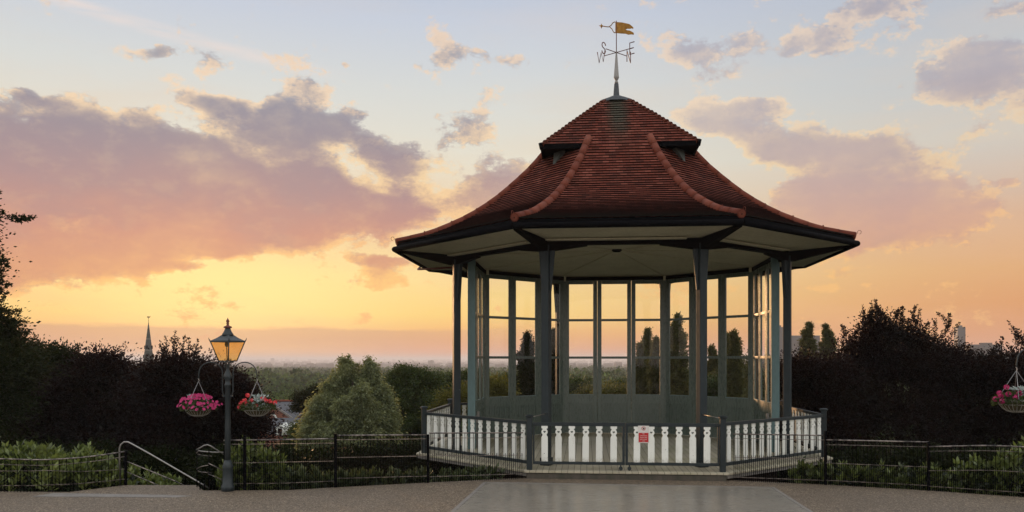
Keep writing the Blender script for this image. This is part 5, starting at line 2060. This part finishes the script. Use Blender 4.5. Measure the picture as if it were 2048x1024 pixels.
# ------------------------------------------------------------------ houses below the willow
def brickmat(name, c0, c1, sc=1.0):
    m, k, out = new_mat(name)
    ob = k.n('ShaderNodeTexCoord').outputs['Object']
    mp = k.n('ShaderNodeMapping')
    mp.inputs['Rotation'].default_value = (R_(90), 0, 0)
    k.put(mp.inputs[0], ob)
    b = k.n('ShaderNodeTexBrick')
    k.put(b.inputs['Vector'], mp.outputs[0])
    b.inputs['Color1'].default_value = (*c0, 1)
    b.inputs['Color2'].default_value = (*c1, 1)
    b.inputs['Mortar'].default_value = (0.2, 0.17, 0.15, 1)
    b.inputs['Scale'].default_value = 4 * sc
    principled(k, out, b.outputs[0], 0.85, 0.2)
    return m


M['brick'] = brickmat('red_brick', (0.26, 0.085, 0.05), (0.19, 0.06, 0.04))
M['slate'] = brickmat('slate', (0.055, 0.065, 0.085), (0.08, 0.09, 0.11), 1.2)
HD_ = 75.0
HB = empty('brick_house', (at(585, HD_), HD_, -16), 'red brick house with two gables and a slate roof below the horizon', 'house')
ho = Vector((at(585, HD_), HD_, -16))


def hp(px, py, dd=0.0):
    v = P3d(px, py, HD_ + dd) - ho
    return v


s = MB()
zr_, zv = hp(0, 808).z, hp(0, 838).z
s.box((0, 5, zv / 2), (7.4, 7.4, zv - 0.02))
s.build('wall', M['brick'], HB)
s = MB()
xl, xr_ = hp(520, 0).x, hp(650, 0).x
s.add([(xl, 1.2, zv), (xr_, 1.2, zv), (xr_, 4.8, zr_), (xl, 4.8, zr_), (xl, 8.4, zv), (xr_, 8.4, zv)], [(0, 1, 2, 3), (3, 2, 5, 4), (0, 3, 4), (1, 5, 2)])
s.build('roof', M['slate'], HB)
s = MB()
s.tube([(xl, 4.8, zr_ + 0.05), (xr_, 4.8, zr_ + 0.05)], 0.12, 6)
s.build('ridge_tiles', M['ridge'], HB)
for gx in (hp(538, 0).x, hp(626, 0).x):
    s = MB()
    gz0, gz1, hw = zv - 0.1, hp(0, 812).z, hp(583, 0).x - hp(541, 0).x
    s.add([(gx - hw, 1.0, gz0), (gx + hw, 1.0, gz0), (gx, 1.0, gz1), (gx - hw, 1.6, gz0), (gx + hw, 1.6, gz0), (gx, 1.6, gz1), (gx - hw, 1.0, gz0 - 6), (gx + hw, 1.0, gz0 - 6), (gx - hw, 1.6, gz0 - 6), (gx + hw, 1.6, gz0 - 6)],
          [(0, 1, 2), (3, 5, 4), (6, 7, 1, 0), (8, 3, 4, 9), (0, 2, 5, 3), (1, 4, 5, 2), (6, 0, 3, 8), (7, 9, 4, 1)])
    g_ = s.build('gable', M['brick'], HB)
    s = MB()
    s.beam((gx - hw - 0.1, 0.92, gz0), (gx, 0.92, gz1 + 0.1), 0.2, 0.16)
    s.beam((gx + hw + 0.1, 0.92, gz0), (gx, 0.92, gz1 + 0.1), 0.2, 0.16)
    s.build('barge_board', M['stone'], g_)
    s = MB()
    arc = [(gx + 0.42 * math.cos(t), 0.9, gz0 + 0.05 + 0.42 * math.sin(t)) for t in np.linspace(0, PI, 12)]
    s.tube(arc, 0.09, 6)
    s.box((gx, 0.97, gz0 - 0.4), (0.7, 0.05, 1.0))
    s.build('arched_window', M['white'], g_)
HC = empty('dormer_cottage', (at(562, 68), 68, -16), 'slate-roofed cottage with two white dormers in front of the brick house', 'house')
hc = Vector((at(562, 68), 68, -16))
s = MB()
z1, z0 = zat(838, 70) + 16, zat(872, 67) + 16
s.box((0, 3.2, z0 / 2), (3.0, 4.0, z0 - 0.02))
s.build('wall', M['brick'], HC)
s = MB()
s.add([(-1.7, 0.9, z0), (1.7, 0.9, z0), (1.7, 3.4, z1), (-1.7, 3.4, z1), (-1.7, 5.9, z0), (1.7, 5.9, z0)], [(0, 1, 2, 3), (3, 2, 5, 4), (0, 3, 4), (1, 5, 2)])
s.build('roof', M['slate'], HC)
for px in (549, 569):
    x = P3d(px, 0, 67).x - hc.x
    zc = zat(862, 67) + 16
    s = MB()
    s.add([(x - 0.36, 0.6, zc - 0.5), (x + 0.36, 0.6, zc - 0.5), (x + 0.36, 0.6, zc + 0.1), (x, 0.6, zc + 0.45), (x - 0.36, 0.6, zc + 0.1),
           (x - 0.36, 2.6, zc - 0.5), (x + 0.36, 2.6, zc - 0.5), (x + 0.36, 2.6, zc + 0.1), (x, 2.6, zc + 0.45), (x - 0.36, 2.6, zc + 0.1)],
          [(0, 1, 2, 3, 4), (1, 6, 7, 2), (2, 7, 8, 3), (3, 8, 9, 4), (4, 9, 5, 0)])
    dm = s.build('dormer', M['white'], HC)
    s = MB()
    s.box((x, 0.57, zc - 0.12), (0.34, 0.04, 0.42))
    s.build('window', M['iron'], dm)

# ------------------------------------------------------------------ far blocks on the skyline
M['farwall'] = paint('pale_concrete', (0.085, 0.075, 0.068), (0.06, 0.052, 0.048), 0.8, 0.2, 0.2)
M['farglass'] = paint('dark_windows', (0.05, 0.05, 0.06), None, 0.4, 0.2, 0.3)


def block(label, px0, px1, ytop, D_, cat='tower block', name='tower_block', yb=735, depth=None):
    x0, x1 = at(px0, D_), at(px1, D_)
    zt = zat(ytop, D_)
    zb = min(float(land_z((x0 + x1) / 2, D_)) - 3, zat(yb, D_))
    o = empty(name, ((x0 + x1) / 2, D_, zb), label, cat)
    w = x1 - x0
    dp = depth or w
    s = MB()
    s.box((0, dp / 2, (zt - zb) / 2), (w, dp, zt - zb))
    s.box((w * 0.1, dp / 2, zt - zb + 1.0), (w * 0.35, dp * 0.3, 2.0))
    s.build('wall', M['farwall'], o)
    s = MB()
    n = max(3, int((zt - zb) / 3.0))
    for j in range(n):
        z = (zt - zb) - 2.0 - j * 3.0
        if z < 2:
            break
        s.box((0, -0.02, z), (w * 0.88, 0.1, 1.2))
        s.box((-w / 2 - 0.02, dp / 2, z), (0.1, dp * 0.86, 1.2))
    s.build('window_bands', M['farglass'], o)
    return o


block('distant tower block seen between the right columns', 1555, 1566, 654, 900)
block('distant long low block behind the two poplars at right', 1582, 1640, 671, 950, 'flats', 'apartment_block', depth=14)
block('distant tower block rising behind the broad purple tree', 1916, 1931, 654, 900)
block('distant long block of flats towards the right edge', 1942, 2004, 689, 880, 'flats', 'apartment_block', depth=14)
block('very distant pale slab tower left of the bandstand', 856, 867, 721, 3300, yb=745)
block('tiny tower on the horizon right of the lamp', 541, 547, 716.5, 6500, yb=730)

# ------------------------------------------------------------------ the plain: woods and town as masses
rs = np.random.RandomState(77)


def visible_xy(n, d0, d1):
    d_ = np.exp(rs.uniform(math.log(d0), math.log(d1), n))
    az_ = rs.uniform(math.atan2(-1150, FPX), math.atan2(1150, FPX), n)
    return np.stack([d_ * np.tan(az_), d_], 1)


def woods(n, d0, d1, q, k_r, name, k_h=1.0):
    xy = visible_xy(n, d0, d1)
    z = land_z(xy[:, 0], xy[:, 1])
    r = (3.6 + 3.0 * rs.rand(n)) * k_r
    hgt = r * rs.uniform(0.9, 1.35, n) * k_h
    d_ = rs.normal(size=(n, q, 3))
    d_[:, :, 2] = np.abs(d_[:, :, 2])
    d_[:, :, 1] = -np.abs(d_[:, :, 1]) * 0.9 + 0.3
    d_ /= np.linalg.norm(d_, axis=2, keepdims=True)
    wob = 1 + 0.22 * np.sin(d_[:, :, 0] * 7 + xy[:, :1]) * np.sin(d_[:, :, 2] * 6 + xy[:, 1:])
    c = np.stack([xy[:, :1] + d_[:, :, 0] * r[:, None] * wob, xy[:, 1:] + d_[:, :, 1] * r[:, None] * wob, z[:, None] + hgt[:, None] * 0.5 + d_[:, :, 2] * hgt[:, None] * wob], -1)
    u = d_ + rs.normal(size=d_.shape) * 0.6
    sz = np.repeat(r[:, None] * 0.42 * (24 / q) ** 0.5, q, 1) * (0.7 + 0.6 * rs.rand(n, q))
    v = leaf_arrays(c.reshape(-1, 3), u.reshape(-1, 3), sz.reshape(-1), 0.8, rs)
    o = leaves_object(name, v, M['far'])
    return o


tag(woods(560, 125, 360, 420, 1.0, 'hillside_wood', 0.8), kind='stuff')
tag(woods(3600, 300, 1500, 80, 1.25, 'valley_wood', 0.8), kind='stuff')
tag(woods(9000, 1200, 12000, 26, 2.6, 'distant_wood', 0.32), kind='stuff')


def town():
    b = MB()
    xy = visible_xy(2200, 2200, 11800)
    for x, y in xy:
        z = float(land_z(x, y))
        w = rs.uniform(6, 16) * (1 + y / 5000)
        h = rs.uniform(8, 13) * (1 + y / 6000)
        dp = rs.uniform(6, 10)
        rf = rs.uniform(2, 4)
        b.add([(x - w / 2, y, z), (x + w / 2, y, z), (x + w / 2, y, z + h), (x - w / 2, y, z + h),
               (x - w / 2, y + dp, z), (x + w / 2, y + dp, z), (x + w / 2, y + dp, z + h), (x - w / 2, y + dp, z + h),
               (x - w / 2, y + dp / 2, z + h + rf), (x + w / 2, y + dp / 2, z + h + rf)],
              [(0, 1, 2, 3), (1, 5, 6, 2), (5, 4, 7, 6), (4, 0, 3, 7), (3, 2, 9, 8), (6, 7, 8, 9), (2, 6, 9), (7, 3, 8)])
    m, k, out = new_mat('far_town_walls')
    isl = k.n('ShaderNodeNewGeometry').outputs['Random Per Island']
    c = k.ramp(isl, [(0, (0.04, 0.03, 0.025)), (0.5, (0.10, 0.07, 0.055)), (0.85, (0.18, 0.15, 0.13)), (1, (0.45, 0.42, 0.38))])
    principled(k, out, c, 0.8, 0.2)
    return b.build('distant_town', m)


tag(town(), kind='stuff')

# ------------------------------------------------------------------ air
hz = MB()
hz.box((0, 9900, (42 - 90) / 2), (44000, 40400, 132))
m = bpy.data.materials.new('haze')
m.use_nodes = True
k = NT(m.node_tree)
out = k.n('ShaderNodeOutputMaterial')
pv = k.n('ShaderNodeVolumePrincipled')
pv.inputs['Color'].default_value = (0.92, 0.90, 0.92, 1)
pv.inputs['Density'].default_value = 0.00023
pv.inputs['Anisotropy'].default_value = 0.15
k.t.links.new(pv.outputs[0], out.inputs['Volume'])
hzo = hz.build('haze', m)
tag(hzo, kind='stuff')
